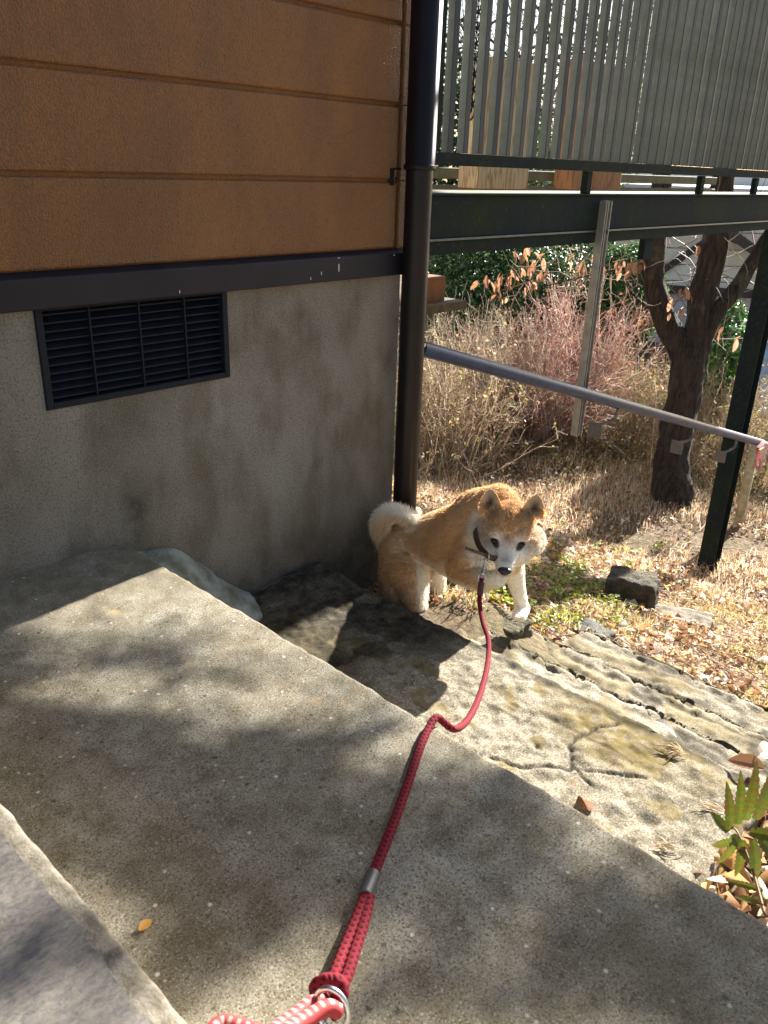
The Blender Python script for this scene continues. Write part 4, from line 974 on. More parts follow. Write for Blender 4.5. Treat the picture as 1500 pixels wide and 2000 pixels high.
# litter pile at the near end of the landing
x, y = rng.uniform(.86, 1.75, 1500), rng.uniform(-.15, .30, 1500); k = (y < .27 + .03 * rng.random(1500)) ; x, y = x[k], y[k]
leaf_cloud('leaf_pile', np.stack([x, y, np.maximum(gfull(x, y), -.30) + rng.uniform(.0, .03, len(x))], 1), rng.uniform(.02, .055, len(x)), palette(len(x), LC), M_LEAF, 'stuff', upness=.8, label='dry leaves heaped against the near end of the landing')

# fern, bottom right
fc = atd(1495, 1790, 1.30); fern = thing('fern', 'green fern with reddish-brown edges at the right side of the landing', 'fern', fc)
def pinna(L, w):
    n = 36; V, f, col = [], [], []
    for i in range(n):
        t = i / (n - 1); hw = .85 * w * (math.sin(math.pi * min(1, .12 + t * .88)) ** .7) * (.70 + .30 * abs(math.sin(t * math.pi * 9))) * (1 - .25 * t)
        z = .03 * L * math.sin(t * 3) - .12 * L * t * t
        V += [(t * L, -hw, z + hw * .2), (t * L, 0, z), (t * L, hw, z + hw * .2)]
        e = t ** 2
        for s in (-1, 0, 1):
            k_ = min(1, (.2 if s == 0 else .6) * (random.random() < (.35 + .45 * e)) + (random.random() < .12) * .5); g = np.array([.085, .135, .014]) * random.uniform(.8, 1.3); col.append(g * (1 - k_) + np.array([.20, .045, .018]) * k_)
    for i in range(n - 1):
        a = i * 3; f += [(a, a + 1, a + 4, a + 3), (a + 1, a + 2, a + 5, a + 4)]
    return np.array(V), f, np.array(col)
def put_pinna(base, tip, up, w):
    d = tip - base; L = np.linalg.norm(d); d /= L; s = np.cross(up, d); s /= np.linalg.norm(s); u = np.cross(d, s); V, f, col = pinna(L, w)
    Vw = base + V[:, :1] * d + V[:, 1:2] * s + V[:, 2:] * u; return mesh('leaflet', Vw, f, M_GREEN, fern, attr={'col': col})
vu = -R3[:, 2] * .8 + np.array([0, 0, .5])
for (a, b, w, d0, d1) in [((1422, 1625), (1387, 1583), 0.0109, 1.40, 1.40), ((1425, 1620), (1424, 1530), 0.0123, 1.39, 1.36), ((1440, 1610), (1452, 1510), 0.0123, 1.37, 1.33), ((1455, 1602), (1484, 1492), 0.0130, 1.35, 1.30),
                          ((1475, 1600), (1512, 1510), 0.0130, 1.33, 1.29), ((1440, 1640), (1385, 1655), 0.0087, 1.38, 1.42), ((1440, 1635), (1400, 1700), 0.0101, 1.38, 1.45), ((1450, 1640), (1440, 1720), 0.0116, 1.36, 1.40),
                          ((1470, 1640), (1480, 1730), 0.0130, 1.34, 1.36), ((1480, 1630), (1530, 1700), 0.0130, 1.33, 1.33), ((1430, 1630), (1470, 1690), 0.0116, 1.37, 1.37), ((1465, 1625), (1545, 1640), 0.0130, 1.33, 1.28)]:
    put_pinna(atd(*a, d0), atd(*b, d1), vu, w)
tube('stem', spline([fc, atd(1470, 1700, 1.35), atd(1440, 1625, 1.38), atd(1420, 1615, 1.40)], 8), np.linspace(.0022, .0012, 25), simple('fern_stem', (.16, .07, .03), .6), fern, 6)
for (a, b) in [((1500, 1760), (1462, 1752)), ((1490, 1740), (1410, 1715)), ((1495, 1755), (1480, 1700)), ((1480, 1765), (1430, 1745))]:
    put_pinna(atd(*a, 1.38), atd(*b, 1.42), vu, .007)

# ================================================================== DOG
def P_(px, py, d): return atd(px, py, d)
HC = P_(994, 1040, 2.02)                        # middle of the head
fh = -HC.copy(); fh[2] = 0; fh /= np.linalg.norm(fh)
rt = np.cross(fh, [0, 0, 1.]); rt = -rt if rt @ R3[:, 0] < 0 else rt
roll, pit = math.radians(1.5), math.radians(-9)
fw = fh * math.cos(pit) + np.array([0, 0, 1]) * math.sin(pit); up_ = np.cross(rt, fw); up_ = up_ if up_[2] > 0 else -up_
R_h = rt * math.cos(roll) - up_ * math.sin(roll); U_h = up_ * math.cos(roll) + rt * math.sin(roll); F_h = fw
HM = np.stack([R_h, F_h, U_h], 1)               # head frame: x picture-right, y forward, z up
def H(x, y, z): return HC + HM @ np.array([x, y, z])
dog = thing('dog', 'cream and tan shiba-type dog with curled tail stepping up beside the landing', 'dog', P_(900, 1200, 2.3))
parts = []
def ell(c, r, ax=None, n=16):
    V, f = [], []
    for i in range(n + 1):
        th = math.pi * i / n
        for j in range(2 * n):
            ph = math.pi * j / n; V.append((math.sin(th) * math.cos(ph), math.sin(th) * math.sin(ph), math.cos(th)))
    for i in range(n):
        for j in range(2 * n):
            k = (j + 1) % (2 * n); f.append((i * 2 * n + j, (i + 1) * 2 * n + j, (i + 1) * 2 * n + k, i * 2 * n + k))
    V = np.array(V) * r
    if ax is not None: V = V @ ax.T
    return V + c, f
def cap(a, ra, b, rb, n=10):
    for t in np.linspace(0, 1, n):
        parts.append(ell(np.asarray(a) * (1 - t) + np.asarray(b) * t, np.full(3, ra * (1 - t) + rb * t), None, 10))
def hell(c, r, tilt=0): parts.append(ell(H(*c), np.array(r), HM))
def hcap(a, ra, b, rb, n=8): cap(H(*a), ra, H(*b), rb, n)
# head
hell((0, -.018, .018), (.058, .064, .050)); hell((0, -.035, .005), (.062, .058, .055))
for s in (-1, 1):
    hell((s * .040, -.006, -.022), (.040, .042, .040)); hell((s * .055, -.024, -.030), (.036, .038, .036)); hell((s * .028, .028, .016), (.022, .024, .019))
    hell((s * .022, .040, -.022), (.022, .034, .022))
hcap((0, .02, -.006), .040, (0, .072, -.028), .0290); hcap((0, .072, -.028), .0290, (0, .100, -.033), .0205)
hcap((0, .02, -.040), .036, (0, .086, -.052), .0185)
for s in (-1, 1): hell((s * .034, .030, -.032), (.028, .034, .027))
hell((0, .098, -.041), (.0195, .018, .013))
def ear(s):
    ctr = np.array([s * .050, -.018, .056]); n, m = 14, 14; V, f = [], []
    ax_up = np.array([.10 if s > 0 else -.12, -.32, 1.]); ax_up /= np.linalg.norm(ax_up); fwd = np.array([s * .10 - .05, .92, .35]); fwd /= np.linalg.norm(fwd)
    sd = np.cross(ax_up, fwd); sd /= np.linalg.norm(sd); fwd = np.cross(sd, ax_up)
    if fwd[1] < 0: fwd = -fwd
    for side in (0, 1):
        for i in range(n):
            t = i / (n - 1); hw = .0275 * (1 - t ** 2.2) ** .75 + .0015
            for j in range(m):
                u = -1 + 2 * j / (m - 1); cup = .017 * (u * u) * (1 - .3 * t) * min(1, .15 + 1.6 * t) - .004
                th = (.0045 * (1 - .5 * t)) * (1 if side else -1)
                V.append(ctr + ax_up * (t * .064 - .014) + sd * u * hw + fwd * (cup + th + .010 * t))
    V = np.array([H(*v) for v in V])
    for side in (0, 1):
        b = side * n * m
        for i in range(n - 1):
            for j in range(m - 1):
                q = (b + i * m + j, b + i * m + j + 1, b + (i + 1) * m + j + 1, b + (i + 1) * m + j); f.append(q if side else q[::-1])
    rim = [i * m for i in range(n)] + [(n - 1) * m + j for j in range(1, m)] + [i * m + m - 1 for i in range(n - 2, -1, -1)] + [j for j in range(m - 2, 0, -1)]
    for a, b in zip(rim, rim[1:] + rim[:1]): f.append((a, b, b + n * m, a + n * m))
    return V, f
EARS = [ear(-1), ear(1)]; parts += EARS
# neck, trunk
cap(H(0, -.045, -.005), .056, P_(962, 1010, 2.13), .074, 6)
cap(P_(962, 1010, 2.13), .073, P_(930, 1040, 2.20), .098, 6); cap(P_(955, 1040, 2.12), .066, P_(935, 1085, 2.16), .078, 6)
cap(P_(930, 1045, 2.20), .100, P_(900, 1058, 2.26), .104, 5); cap(P_(900, 1058, 2.26), .103, P_(850, 1054, 2.36), .076, 6)
cap(P_(850, 1054, 2.36), .075, P_(800, 1073, 2.45), .080, 6); cap(P_(975, 985, 2.10), .050, P_(930, 1000, 2.20), .060, 5)
# near hind leg
cap(P_(792, 1085, 2.42), .080, P_(796, 1125, 2.38), .066, 6); cap(P_(786, 1115, 2.41), .070, P_(776, 1150, 2.40), .055, 4)
cap(P_(796, 1125, 2.38), .064, P_(812, 1180, 2.36), .032, 6); cap(P_(812, 1180, 2.36), .032, P_(824, 1215, 2.40), .022, 5); cap(P_(824, 1215, 2.40), .021, P_(826, 1245, 2.36), .019, 4); cap(P_(826, 1245, 2.36), .021, P_(832, 1252, 2.29), .019, 4)
# far hind leg
cap(P_(836, 1092, 2.44), .055, P_(850, 1125, 2.44), .034, 5); cap(P_(850, 1125, 2.44), .033, P_(856, 1158, 2.46), .022, 5); cap(P_(856, 1158, 2.46), .022, P_(850, 1184, 2.47), .022, 4); cap(P_(850, 1184, 2.47), .022, P_(838, 1196, 2.45), .018, 4)
# raised fore leg, folded under the chest
cap(P_(930, 1092, 2.12), .055, P_(898, 1112, 2.15), .036, 5); cap(P_(898, 1115, 2.15), .033, P_(945, 1136, 2.06), .026, 6); cap(P_(945, 1136, 2.06), .025, P_(972, 1130, 2.02), .022, 4)
# planted white fore leg
cap(P_(985, 1085, 2.16), .050, P_(1003, 1118, 2.22), .030, 5); cap(P_(1003, 1118, 2.22), .029, P_(1014, 1160, 2.27), .0195, 5); cap(P_(1014, 1160, 2.27), .0190, P_(1020, 1188, 2.30), .0195, 4)
cap(P_(1020, 1188, 2.30), .021, P_(1015, 1202, 2.27), .0185, 4)
for k in (-1, 0, 1): cap(P_(1015 + k * 7, 1200, 2.26), .009, P_(1014 + k * 8, 1207, 2.24), .0075, 3)
# curled tail
TP = spline([P_(796, 1050, 2.44), P_(762, 1058, 2.45), P_(744, 1040, 2.42), P_(744, 1015, 2.38), P_(764, 1002, 2.35), P_(790, 1006, 2.33), P_(806, 1016, 2.33)], 4); TR = np.interp(np.linspace(0, 1, len(TP)), [0, .3, .6, 1], [.022, .020, .021, .015])
for p, r in zip(TP, TR): parts.append(ell(p, np.full(3, r), None, 10))
V, f = join(parts); raw = mesh('raw_body', V, f, MG)
md = raw.modifiers.new('r', 'REMESH'); md.mode = 'VOXEL'; md.voxel_size = .0034; md.use_smooth_shade = True
md = raw.modifiers.new('s', 'SMOOTH'); md.iterations = 7; md.factor = .55
dg = bpy.context.evaluated_depsgraph_get(); me = bpy.data.meshes.new_from_object(raw.evaluated_get(dg))
bpy.data.objects.remove(raw, do_unlink=True)
nv = len(me.vertices); co = np.empty(nv * 3, np.float32); me.vertices.foreach_get('co', co); co = co.reshape(-1, 3).astype(float)
nr = np.empty(nv * 3, np.float32); me.vertices.foreach_get('normal', nr); nr = nr.reshape(-1, 3).astype(float)
def sm(a, b, x): t = np.clip((x - a) / (b - a), 0, 1); return t * t * (3 - 2 * t)
TAN, CREAM, RED, PALE = np.array([.72, .475, .245]), np.array([.92, .86, .75]), np.array([.58, .34, .155]), np.array([.84, .68, .46])
def dist_chain(p, ch):
    d = np.full(len(p), 9.)
    for a, b in zip(ch[:-1], ch[1:]):
        t = np.clip(((p - a) @ (b - a)) / ((b - a) @ (b - a)), 0, 1); d = np.minimum(d, np.linalg.norm(p - (a + t[:, None] * (b - a)), axis=1))
    return d
def fur(p, n):
    """coat colour, hair length and lie for points on the dog"""
    L = (p - HC) @ HM; x, y, z = L.T; nl = n @ HM
    ishead = (1 - sm(.095, .125, np.linalg.norm(L * [1, .8, .72], axis=1))) * np.maximum(sm(-.085, -.055, y), sm(.06, .075, z) * (np.abs(x) > .02) * sm(-.11, -.09, y))
    w = fbm(p, 40, 71)
    # body
    side = sm(-.15, .45, n[:, 2] + (w - .5) * .5)
    belly = sm(.05, -.55, n[:, 2] + .1)
    body = TAN * np.ones((len(p), 1)); body = body * (1 - belly[:, None]) + CREAM * belly[:, None] * .96
    patch = sm(.45, .62, fbm(p, 11, 14)); body = body * (1 - .30 * patch[:, None]) + RED * .30 * patch[:, None]
    pale = sm(.48, .62, fbm(p, 8, 18)); body = body * (1 - .45 * pale[:, None]) + PALE * .45 * pale[:, None]
    chest = np.exp(-(np.linalg.norm(p - P_(948, 1068, 2.03), axis=1) / .055) ** 2); body = body * (1 - chest[:, None]) + CREAM * chest[:, None]
    neck = np.exp(-(np.linalg.norm(p - P_(935, 1005, 2.12), axis=1) / .05) ** 2) * .6; body = body * (1 - neck[:, None]) + PALE * neck[:, None]
    # white fore leg, far hind leg, inner near hind leg, tail
    wl = np.minimum(dist_chain(p, [P_(995, 1100, 2.19), P_(1005, 1128, 2.22), P_(1014, 1160, 2.27), P_(1020, 1188, 2.3), P_(1015, 1207, 2.25)]), dist_chain(p, [P_(850, 1122, 2.44), P_(856, 1158, 2.46), P_(850, 1184, 2.47), P_(836, 1198, 2.45)]))
    wf = 1 - sm(.032, .050, wl); body = body * (1 - wf[:, None]) + CREAM * wf[:, None]
    inner = (1 - sm(.02, .05, np.linalg.norm(np.cross(p - P_(836, 1120, 2.33), P_(838, 1250, 2.33) - P_(836, 1120, 2.33)) / .19, axis=1))) * sm(0.0, .5, n @ R3[:, 0]); inner *= (np.abs((p - P_(826, 1180, 2.36)) @ R3[:, 2]) < .15)
    body = body * (1 - inner[:, None]) + CREAM * inner[:, None]
    td = dist_chain(p, list(TP[6:])); tl = 1 - sm(.030, .042, td); ti = np.clip(n[:, 2] + .35, 0, 1) * .8 + .2
    tc = PALE * (1 - ti[:, None]) + CREAM * 1.05 * ti[:, None]; body = body * (1 - tl[:, None]) + tc * tl[:, None]
    # head: tan crown and stripe, cream cheeks and muzzle
    crown = sm(-.006, .026, z + (w - .5) * .02 - .12 * np.abs(x) + .15 * np.clip(-y, 0, .1))
    stripe = np.exp(-(x / .0125) ** 2) * sm(.095, .045, y) * sm(-.06, -.01, z + .03) * .75
    temple = np.exp(-(((np.abs(x) - .058) / .018) ** 2 + ((z - .000) / .020) ** 2)) * .55
    brow = np.exp(-(((np.abs(x) - .026) / .014) ** 2 + ((z - .020) / .011) ** 2)) * sm(0, .02, y) * .8
    t = np.clip(np.maximum.reduce([crown, stripe, temple]) - brow * .7, 0, 1)[:, None]
    hd_ = CREAM * (1 - t) + TAN * .98 * t
    mid = (np.exp(-(x / .022) ** 2) * sm(.0, .03, z) * sm(.10, .02, z))[:, None] * .55; hd_ = hd_ * (1 - mid) + RED * mid
    dk = (np.exp(-((x / .016) ** 2 + ((y - .105) / .022) ** 2)) * .45)[:, None]; hd_ = hd_ * (1 - dk) + np.array([.12, .10, .09]) * dk
    earf = sm(.058, .070, z) * (np.abs(x) > .022)
    eu = (np.abs(x) - .050 - .17 * (z - .056)) / .027; ev = (z - .056) / .062; inn = sm(.042, .052, z) * (np.abs(x) > .030) * sm(.0, .35, nl[:, 1] + .3 * nl[:, 2]) * (1 - sm(.55, .8, np.abs(eu) + .35 * np.clip(ev, 0, 1))); hd_ = hd_ * (1 - earf[:, None]) + (TAN * .9) * earf[:, None]
    hd_ = hd_ * (1 - inn[:, None] * .75) + np.array([.50, .36, .26]) * inn[:, None] * .75
    for s in (-1, 1):
        e = np.exp(-(((x - s * .053) / .011) ** 2 + ((z - .070) / .018) ** 2)) * (nl[:, 1] > 0) * .95; hd_ = hd_ * (1 - e[:, None]) + np.array([.07, .045, .035]) * e[:, None]  # first patch paints the dark shade in the ear hollow
        d = np.hypot((x - s * .031) / 1.25, (z - .0015)); e = (1 - sm(.0075, .0105, d)) * (y > 0) * .95; hd_ = hd_ * (1 - e[:, None]) + np.array([.05, .03, .02]) * e[:, None]
    col = body * (1 - ishead[:, None]) + hd_ * ishead[:, None]
    ln = .0145 * (1 - ishead) + ishead * (.0105 - .0055 * sm(.02, .09, y))
    ln = ln * (1 - .5 * wf) * (1 - .62 * earf) + tl * .013 - (wf * .0)
    ch = np.exp(-(((np.abs(x) - .07) / .02) ** 2 + ((z + .025) / .03) ** 2)) * ishead; ln = ln + ch * .006
    # lie of the coat: away from the nose, back along the body, down the legs
    toTail = P_(770, 1085, 2.48) - P_(960, 1010, 2.12); toTail /= np.linalg.norm(toTail)
    lie = toTail[None] * 1.0 + np.array([0, 0, -.55])
    lh = (L - np.array([0, .13, -.02])); lh = lh / np.linalg.norm(lh, axis=1)[:, None]; lh = lh @ HM.T
    lie = lie * (1 - ishead[:, None]) + lh * ishead[:, None]
    down = wf[:, None]; lie = lie * (1 - down) + np.array([0, 0, -1.]) * down
    return np.clip(col, 0, 1), ln, lie, ishead, earf, tl
col, ln, lie, ih, ef, tlm = fur(co, nr)
me.materials.clear()
M_SKIN = m_attr('dog_undercoat', .9, 0, spec=.05); me.materials.append(M_SKIN)
a = me.attributes.new('col', 'FLOAT_COLOR', 'POINT'); a.data.foreach_set('color', np.concatenate([col * .95, np.ones((nv, 1))], 1).astype(np.float32).ravel())
body = bpy.data.objects.new('body', me); body.data.transform(Matrix.Translation(-Vector(dog.location))); C.objects.link(body); body.parent = dog
# fur as short tapered hairs
me.calc_loop_triangles(); nt_ = len(me.loop_triangles); tri = np.empty(nt_ * 3, np.int32); me.loop_triangles.foreach_get('vertices', tri); tri = tri.reshape(-1, 3)
A, B_, C_ = co[tri[:, 0]], co[tri[:, 1]], co[tri[:, 2]]; ar = np.linalg.norm(np.cross(B_ - A, C_ - A), axis=1) / 2
cen = (A + B_ + C_) / 3; ncen = nr[tri[:, 0]]; vis = (((EYE - cen) * ncen).sum(1) > -.9)
hw_ = ar * (1 + 1.6 * ih[tri[:, 0]]) * vis; NH = 120000
ti = rng.choice(nt_, NH, p=hw_ / hw_.sum()); u, v_ = rng.random(NH), rng.random(NH); fl = u + v_ > 1; u[fl], v_[fl] = 1 - u[fl], 1 - v_[fl]
bp = A[ti] * (1 - u - v_)[:, None] + B_[ti] * u[:, None] + C_[ti] * v_[:, None]
bn = nr[tri[ti, 0]] * (1 - u - v_)[:, None] + nr[tri[ti, 1]] * u[:, None] + nr[tri[ti, 2]] * v_[:, None]; bn /= np.linalg.norm(bn, axis=1)[:, None] + 1e-9
hcol, hln, hlie, hih, hef, htl = fur(bp, bn)
Lh = (bp - HC) @ HM; ban = np.zeros(NH, bool)
for s in (-1, 1): ban |= (np.hypot((Lh[:, 0] - s * .031) / 1.3, Lh[:, 2] - .0015) < .0085) & (Lh[:, 1] > 0)
ban |= np.linalg.norm((Lh - [0, .118, -.030]) / [1.15, 1, .9], axis=1) < .017
k = ~ban; bp, bn, hcol, hln, hlie, hih, hef, htl = [q[k] for q in (bp, bn, hcol, hln, hlie, hih, hef, htl)]; n = len(bp)
tl_ = hlie - bn * (hlie * bn).sum(1)[:, None]; tl_ /= np.linalg.norm(tl_, axis=1)[:, None] + 1e-9
clump = np.stack([vnoise(bp, 90, 1), vnoise(bp, 90, 2), vnoise(bp, 90, 3)], 1) - .5
stand = (.42 + .5 * htl)[:, None]
d1 = bn * stand + tl_ * .8 + rng.normal(size=(n, 3)) * .16 + clump * .45; d1 /= np.linalg.norm(d1, axis=1)[:, None]
d2 = bn * stand * .45 + tl_ + rng.normal(size=(n, 3)) * .22 + clump * .6; d2 /= np.linalg.norm(d2, axis=1)[:, None]
ll = (hln * rng.uniform(.6, 1.15, n))[:, None]; sd = np.cross(d1, rng.normal(size=(n, 3))); sd /= np.linalg.norm(sd, axis=1)[:, None] + 1e-9
wd = (.00048 + .0002 * rng.random(n))[:, None] * sd
p0 = bp - bn * .001; p1 = p0 + d1 * ll * .5; p2 = p1 + d2 * ll * .5
HV = np.stack([p0 - wd, p0 + wd, p1 - wd * .8, p1 + wd * .8, p2], 1).reshape(-1, 3); kk = np.arange(n)[:, None] * 5
HF = np.concatenate([kk + [0, 1, 3], kk + [0, 3, 2], kk + [2, 3, 4]], 0)
hc = np.clip(hcol * rng.uniform(.82, 1.15, (n, 1)), 0, 1)
M_HAIR = m_attr('fur_hair', .6, .5, spec=.3)
fo = mesh('fur', HV, HF, M_HAIR, body, attr={'col': np.repeat(hc, 5, axis=0)}); fo['kind'] = 'stuff'
# eyes, nose, mouth
M_EYE = simple('dark_brown_eye', (.012, .006, .004), .22, 0, .2, 50, 0, spec=.35)
surf = (co - HC) @ HM
for s in (-1, 1):
    near = surf[(np.hypot(surf[:, 0] - s * .031, surf[:, 2] - .0015) < .006) & (surf[:, 1] > 0)]; ye = near[:, 1].mean()
    ang = s * .42; R2 = np.array([[math.cos(ang), 0, math.sin(ang)], [0, 1, 0], [-math.sin(ang), 0, math.cos(ang)]])
    v, f = ell(np.zeros(3), np.array([.0115, .0070, .0070])); v = v @ R2
    v = np.array([H(*(q + [s * .031, ye - .0008, .0015])) for q in v]); mesh('eye', v, f, M_EYE, dog, smooth=True)
near = surf[(np.abs(surf[:, 0]) < .006) & (np.abs(surf[:, 2] + .031) < .006)]; yn = near[:, 1].max()
v1 = ell(np.zeros(3), np.array([.0165, .0095, .0085])); v2 = ell(np.array([0, -.001, -.006]), np.array([.0105, .0075, .0075])); v, f = join([v1, v2]); v[:, 2] = np.minimum(v[:, 2], .0075)
for s in (-1, 1):
    d = np.linalg.norm((v - [s * .0085, .008, -.002]) / [1, 1, .8], axis=1); v[:, 1] -= np.clip(1 - d / .0045, 0, 1) * .005
v = np.array([H(*(q + [0, yn + .001, -.030])) for q in v]); mesh('nose', v, f, M_NOSE, dog, smooth=True)
pts = [H(x_, .1 - .55 * abs(x_) + .004, -.0515 - .10 * abs(x_)) for x_ in np.linspace(-.014, .014, 9)]; tube('mouth', pts, .0014, M_NOSE, dog, 6)
# collar
cc_ = spline([P_(945, 1005, 2.12), P_(933, 1025, 2.06), P_(930, 1043, 2.01), P_(936, 1064, 1.972), P_(948, 1080, 1.945), P_(962, 1089, 1.95), P_(985, 1090, 1.99), P_(1010, 1070, 2.05)], 8)
def band(name, pts, w, th, mat, parent, outw):
    t, _, _ = frame_of(pts); V, f = [], []
    for p, tt in zip(pts, t):
        o_ = p - outw; o_ = o_ - tt * (o_ @ tt); o_ /= np.linalg.norm(o_); b = np.cross(tt, o_)
        for (a, c) in ((-1, 0), (-1, 1), (1, 1), (1, 0)): V.append(p + b * w * .5 * a + o_ * th * c)
    for i in range(len(pts) - 1):
        for j in range(4): f.append((i * 4 + j, i * 4 + (j + 1) % 4, (i + 1) * 4 + (j + 1) % 4, (i + 1) * 4 + j))
    f += [(0, 1, 2, 3), tuple(len(V) - 4 + i for i in (3, 2, 1, 0))]; return mesh(name, V, f, mat, parent, smooth=False)
collar = band('collar', cc_, .014, .004, M_LEATHER, dog, P_(975, 1030, 2.14)); collar['label'] = 'dark brown leather collar'
band('strap_end', spline([P_(956, 1086, 1.935), P_(935, 1079, 1.935), P_(909, 1070, 1.945)], 6), .0075, .003, M_LEATHER, collar, P_(935, 1050, 2.05))
# ================================================================== LEASH
def torus(c, R, r, nrm, stretch=1.0, sides=8, n=28, up=None):
    nrm = nrm / np.linalg.norm(nrm); a = np.array([0, 0, 1.]) if up is None else up; a = a - nrm * (a @ nrm); a /= np.linalg.norm(a); b = np.cross(nrm, a); V, f = [], []
    for i in range(n):
        t = 2 * math.pi * i / n; rad = a * math.cos(t) * stretch + b * math.sin(t); ctr = c + rad * R; rd_ = rad / np.linalg.norm(rad)
        for j in range(sides):
            s = 2 * math.pi * j / sides; V.append(ctr + r * (math.cos(s) * rd_ + math.sin(s) * nrm))
    for i in range(n):
        for j in range(sides): f.append((i * sides + j, ((i + 1) % n) * sides + j, ((i + 1) % n) * sides + (j + 1) % sides, i * sides + (j + 1) % sides))
    return V, f
vd = R3[:, 2]; lsh = thing('leash', "red braided rope leash from the dog's collar across the wide tread, with grey ferrule", 'leash', atz(700, 1750, .01))
mesh('ring', *torus(P_(952, 1086, 1.93), .009, .0012, R3[:, 0] + .3 * vd, 1.2), M_BRASS, lsh, smooth=True)
mesh('ring', *torus(P_(945, 1101, 1.925), .0095, .0014, vd + .2 * R3[:, 0]), M_BRASS, lsh, smooth=True)
v, f = tubev(spline([P_(948, 1091, 1.925), P_(945, 1108, 1.922), P_(942, 1124, 1.92)], 5), [.0045, .0035, .003, .0024, .0024, .0024, .0024, .0034, .0045, .0048, .004], 10); mesh('snap_hook', v, f, M_BRASS, lsh, smooth=True)
mesh('hook_eye', *torus(P_(941, 1127, 1.92), .0085, .0015, vd, 1.1), M_BRASS, lsh, smooth=True)
M_RED, nt, b = newmat('red_braided_rope'); cA = attrn(nt, 'dark'); nt.links.new(mix(nt, cA, (.18, .015, .024), (.015, .005, .008)), b.inputs['Base Color']); b.inputs['Roughness'].default_value = .85; b.inputs['Specular IOR Level'].default_value = .15
bump(nt, b, noise(nt, coords(nt, (1, 1, 1)), 900, 2), .4, .0005)
def braid(name, pts, rx, ry, parent, pit=.0085, cols=3, flatdir=None, bump_=.15):
    s = np.concatenate([[0], np.cumsum(np.linalg.norm(np.diff(pts, axis=0), axis=1))]); u = np.arange(0, s[-1], .0011); P = np.stack([np.interp(u, s, pts[:, i]) for i in range(3)], 1)
    for _ in range(3): P[1:-1] = (P[:-2] + P[1:-1] * 2 + P[2:]) / 4
    t, n_, _ = frame_of(P)
    if flatdir is None: flatdir = R3[:, 0]
    V, D, sides = [], [], 24
    rxx = np.interp(u / u[-1], np.linspace(0, 1, len(np.atleast_1d(rx))), np.atleast_1d(rx)) if np.ndim(rx) else np.full(len(u), rx)
    for i in range(len(P)):
        w = flatdir - t[i] * (flatdir @ t[i]); w /= np.linalg.norm(w); h = np.cross(t[i], w)
        a = np.arange(sides) / sides * 2 * math.pi
        p1 = np.sin(a * cols + u[i] / pit * 2 * math.pi); p2 = np.sin(a * cols - u[i] / pit * 2 * math.pi)
        hgt = np.maximum(p1, p2) ; hgt = (hgt + 1) / 2; k_ = 1 - bump_ * (1 - hgt)
        V.append(P[i] + (np.cos(a) * rxx[i] * k_)[:, None] * w + (np.sin(a) * ry * (rxx[i] / rxx.max()) ** .5 * k_)[:, None] * h); D.append(np.clip((.42 - hgt) / .22, 0, 1))
    V = np.vstack(V); D = np.concatenate(D); m = len(P); i = np.repeat(np.arange(m - 1), sides); j = np.tile(np.arange(sides), m - 1); k2 = (j + 1) % sides
    F = np.stack([i * sides + j, i * sides + k2, (i + 1) * sides + k2, (i + 1) * sides + j], 1)
    return mesh(name, V, F, M_RED, parent, smooth=True, attr={'dark': D})
up1 = [P_(941, 1130, 1.92), P_(938, 1150, 1.91), P_(937, 1180, 1.89), P_(943, 1215, 1.85), P_(954, 1250, 1.79), P_(953, 1290, 1.71), P_(944, 1335, 1.60), P_(928, 1380, 1.48), P_(908, 1412, 1.385), P_(887, 1424, 1.335), P_(868, 1412, 1.325)]
dn = [atz(852, 1401, .012), atz(836, 1425, .009), atz(820, 1462, .008), atz(797, 1530, .008), atz(770, 1605, .008), atz(745, 1668, .009), atz(727, 1712, .010)]
braid('rope', spline(up1 + dn, 8), [.0054, .0054, .0058, .0066, .0072], .0062, lsh)
v, f = tubev(spline([P_(940, 1138, 1.908), P_(937, 1162, 1.897)], 4), .0074, 12); mesh('whipping', v, f, simple('dark_whipping_thread', (.09, .03, .03), .8, 0, .3, 200, .4), lsh, smooth=True)
fer = [atz(729, 1706, .010), atz(720, 1730, .011), atz(712, 1750, .012)]
V, f = tubev(spline(fer, 6), .0090, 24); V = np.array(V); ctr = V.mean(0); o = mesh('ferrule', V, f, M_FERR, lsh, smooth=True); bevel(o, .001)
l1 = [atz(714, 1748, .012), atz(694, 1800, .013), atz(672, 1855, .016), atz(653, 1905, .022), atz(640, 1930, .028)]
l2 = [atz(722, 1750, .012), atz(711, 1800, .013), atz(694, 1855, .016), atz(678, 1905, .022), atz(665, 1930, .028)]
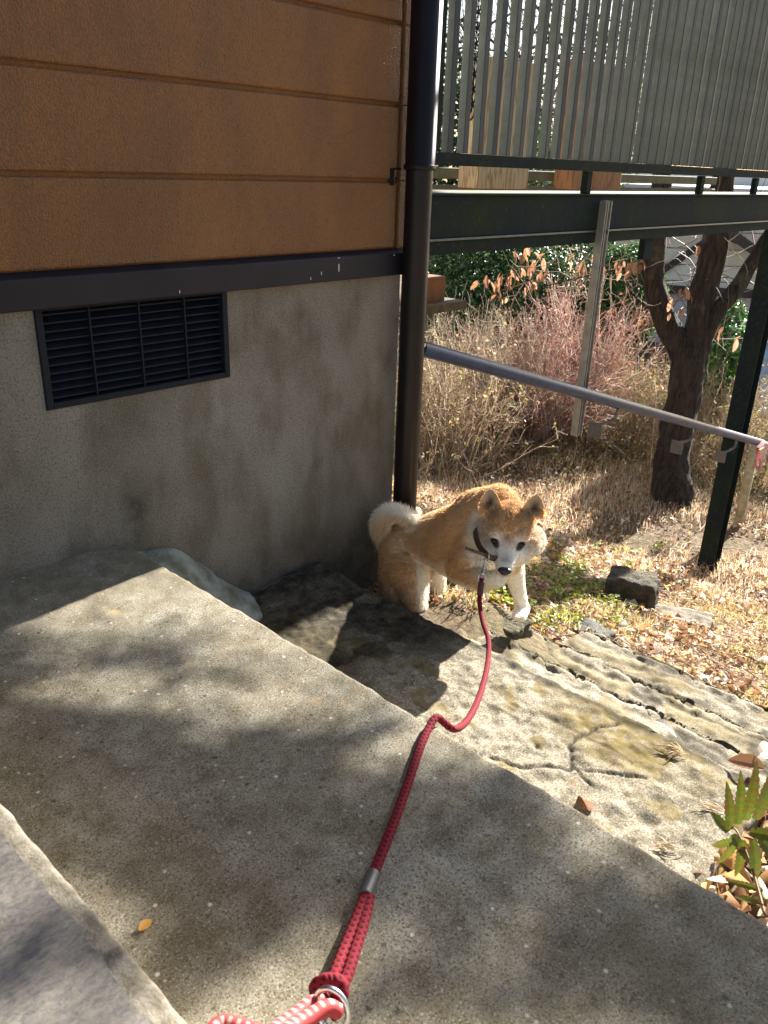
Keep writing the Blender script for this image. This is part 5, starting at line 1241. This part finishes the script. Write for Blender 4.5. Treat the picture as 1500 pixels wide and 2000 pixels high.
braid('rope_strand', spline(l1, 8), .0068, .0062, lsh); braid('rope_strand', spline(l2, 8), .0068, .0062, lsh)
kn = np.array([atz(x_, y_, z_) for x_, y_, z_ in [(622, 1950, .028), (615, 1928, .036), (632, 1914, .044), (655, 1914, .046), (668, 1925, .042), (668, 1945, .034), (650, 1955, .028)]])
braid('knot', spline(kn, 8), .0068, .0062, lsh)
braid('knot', spline([atz(628, 1945, .030), atz(634, 1960, .034), atz(650, 1972, .036), atz(660, 1985, .03)], 8), .0075, .0062, lsh)
mesh('metal_ring', *torus(atz(648, 1972, .045), .0155, .0032, vd + .15 * R3[:, 0], 1.35, 12, 40, up=R3[:, 1] + .4 * R3[:, 0]), M_STEEL, lsh, smooth=True)
M_WEB, nt, b = newmat('red_handle_cord'); cA = attrn(nt, 'dark'); nt.links.new(mix(nt, cA, (.40, .035, .035), (.46, .30, .26)), b.inputs['Base Color']); b.inputs['Roughness'].default_value = .7
def cord(name, pts, r, parent):
    s = np.concatenate([[0], np.cumsum(np.linalg.norm(np.diff(pts, axis=0), axis=1))]); u = np.arange(0, s[-1], .0012); P = np.stack([np.interp(u, s, pts[:, i]) for i in range(3)], 1)
    sides = 20; V, F_ = tubev(P, r * (1 + .03 * np.sin(u * 2500)), sides); a = np.tile(np.arange(sides), len(P)); uu = np.repeat(u, sides)
    D = ((np.sin(uu / .0042 * math.pi) > .1) & (np.cos(a / sides * 2 * math.pi - 1.2) > .35)).astype(float) * .9
    o = mesh(name, V, F_, M_WEB, parent, smooth=True, attr={'dark': D}); return o
cord('handle_cord', spline([atz(662, 1975, .050), atz(640, 1968, .056), atz(600, 1990, .060), atz(555, 2020, .07), atz(520, 2060, .09)], 8), .0078, lsh)
cord('handle_cord', spline([atz(628, 1955, .045), atz(605, 1962, .050), atz(575, 1985, .055), atz(540, 2010, .062), atz(500, 2050, .08)], 8), .0072, lsh)
cord('handle_cord', spline([atz(395, 2040, .085), atz(430, 2000, .08), atz(470, 2006, .08), atz(540, 2030, .08)], 8), .0075, lsh)
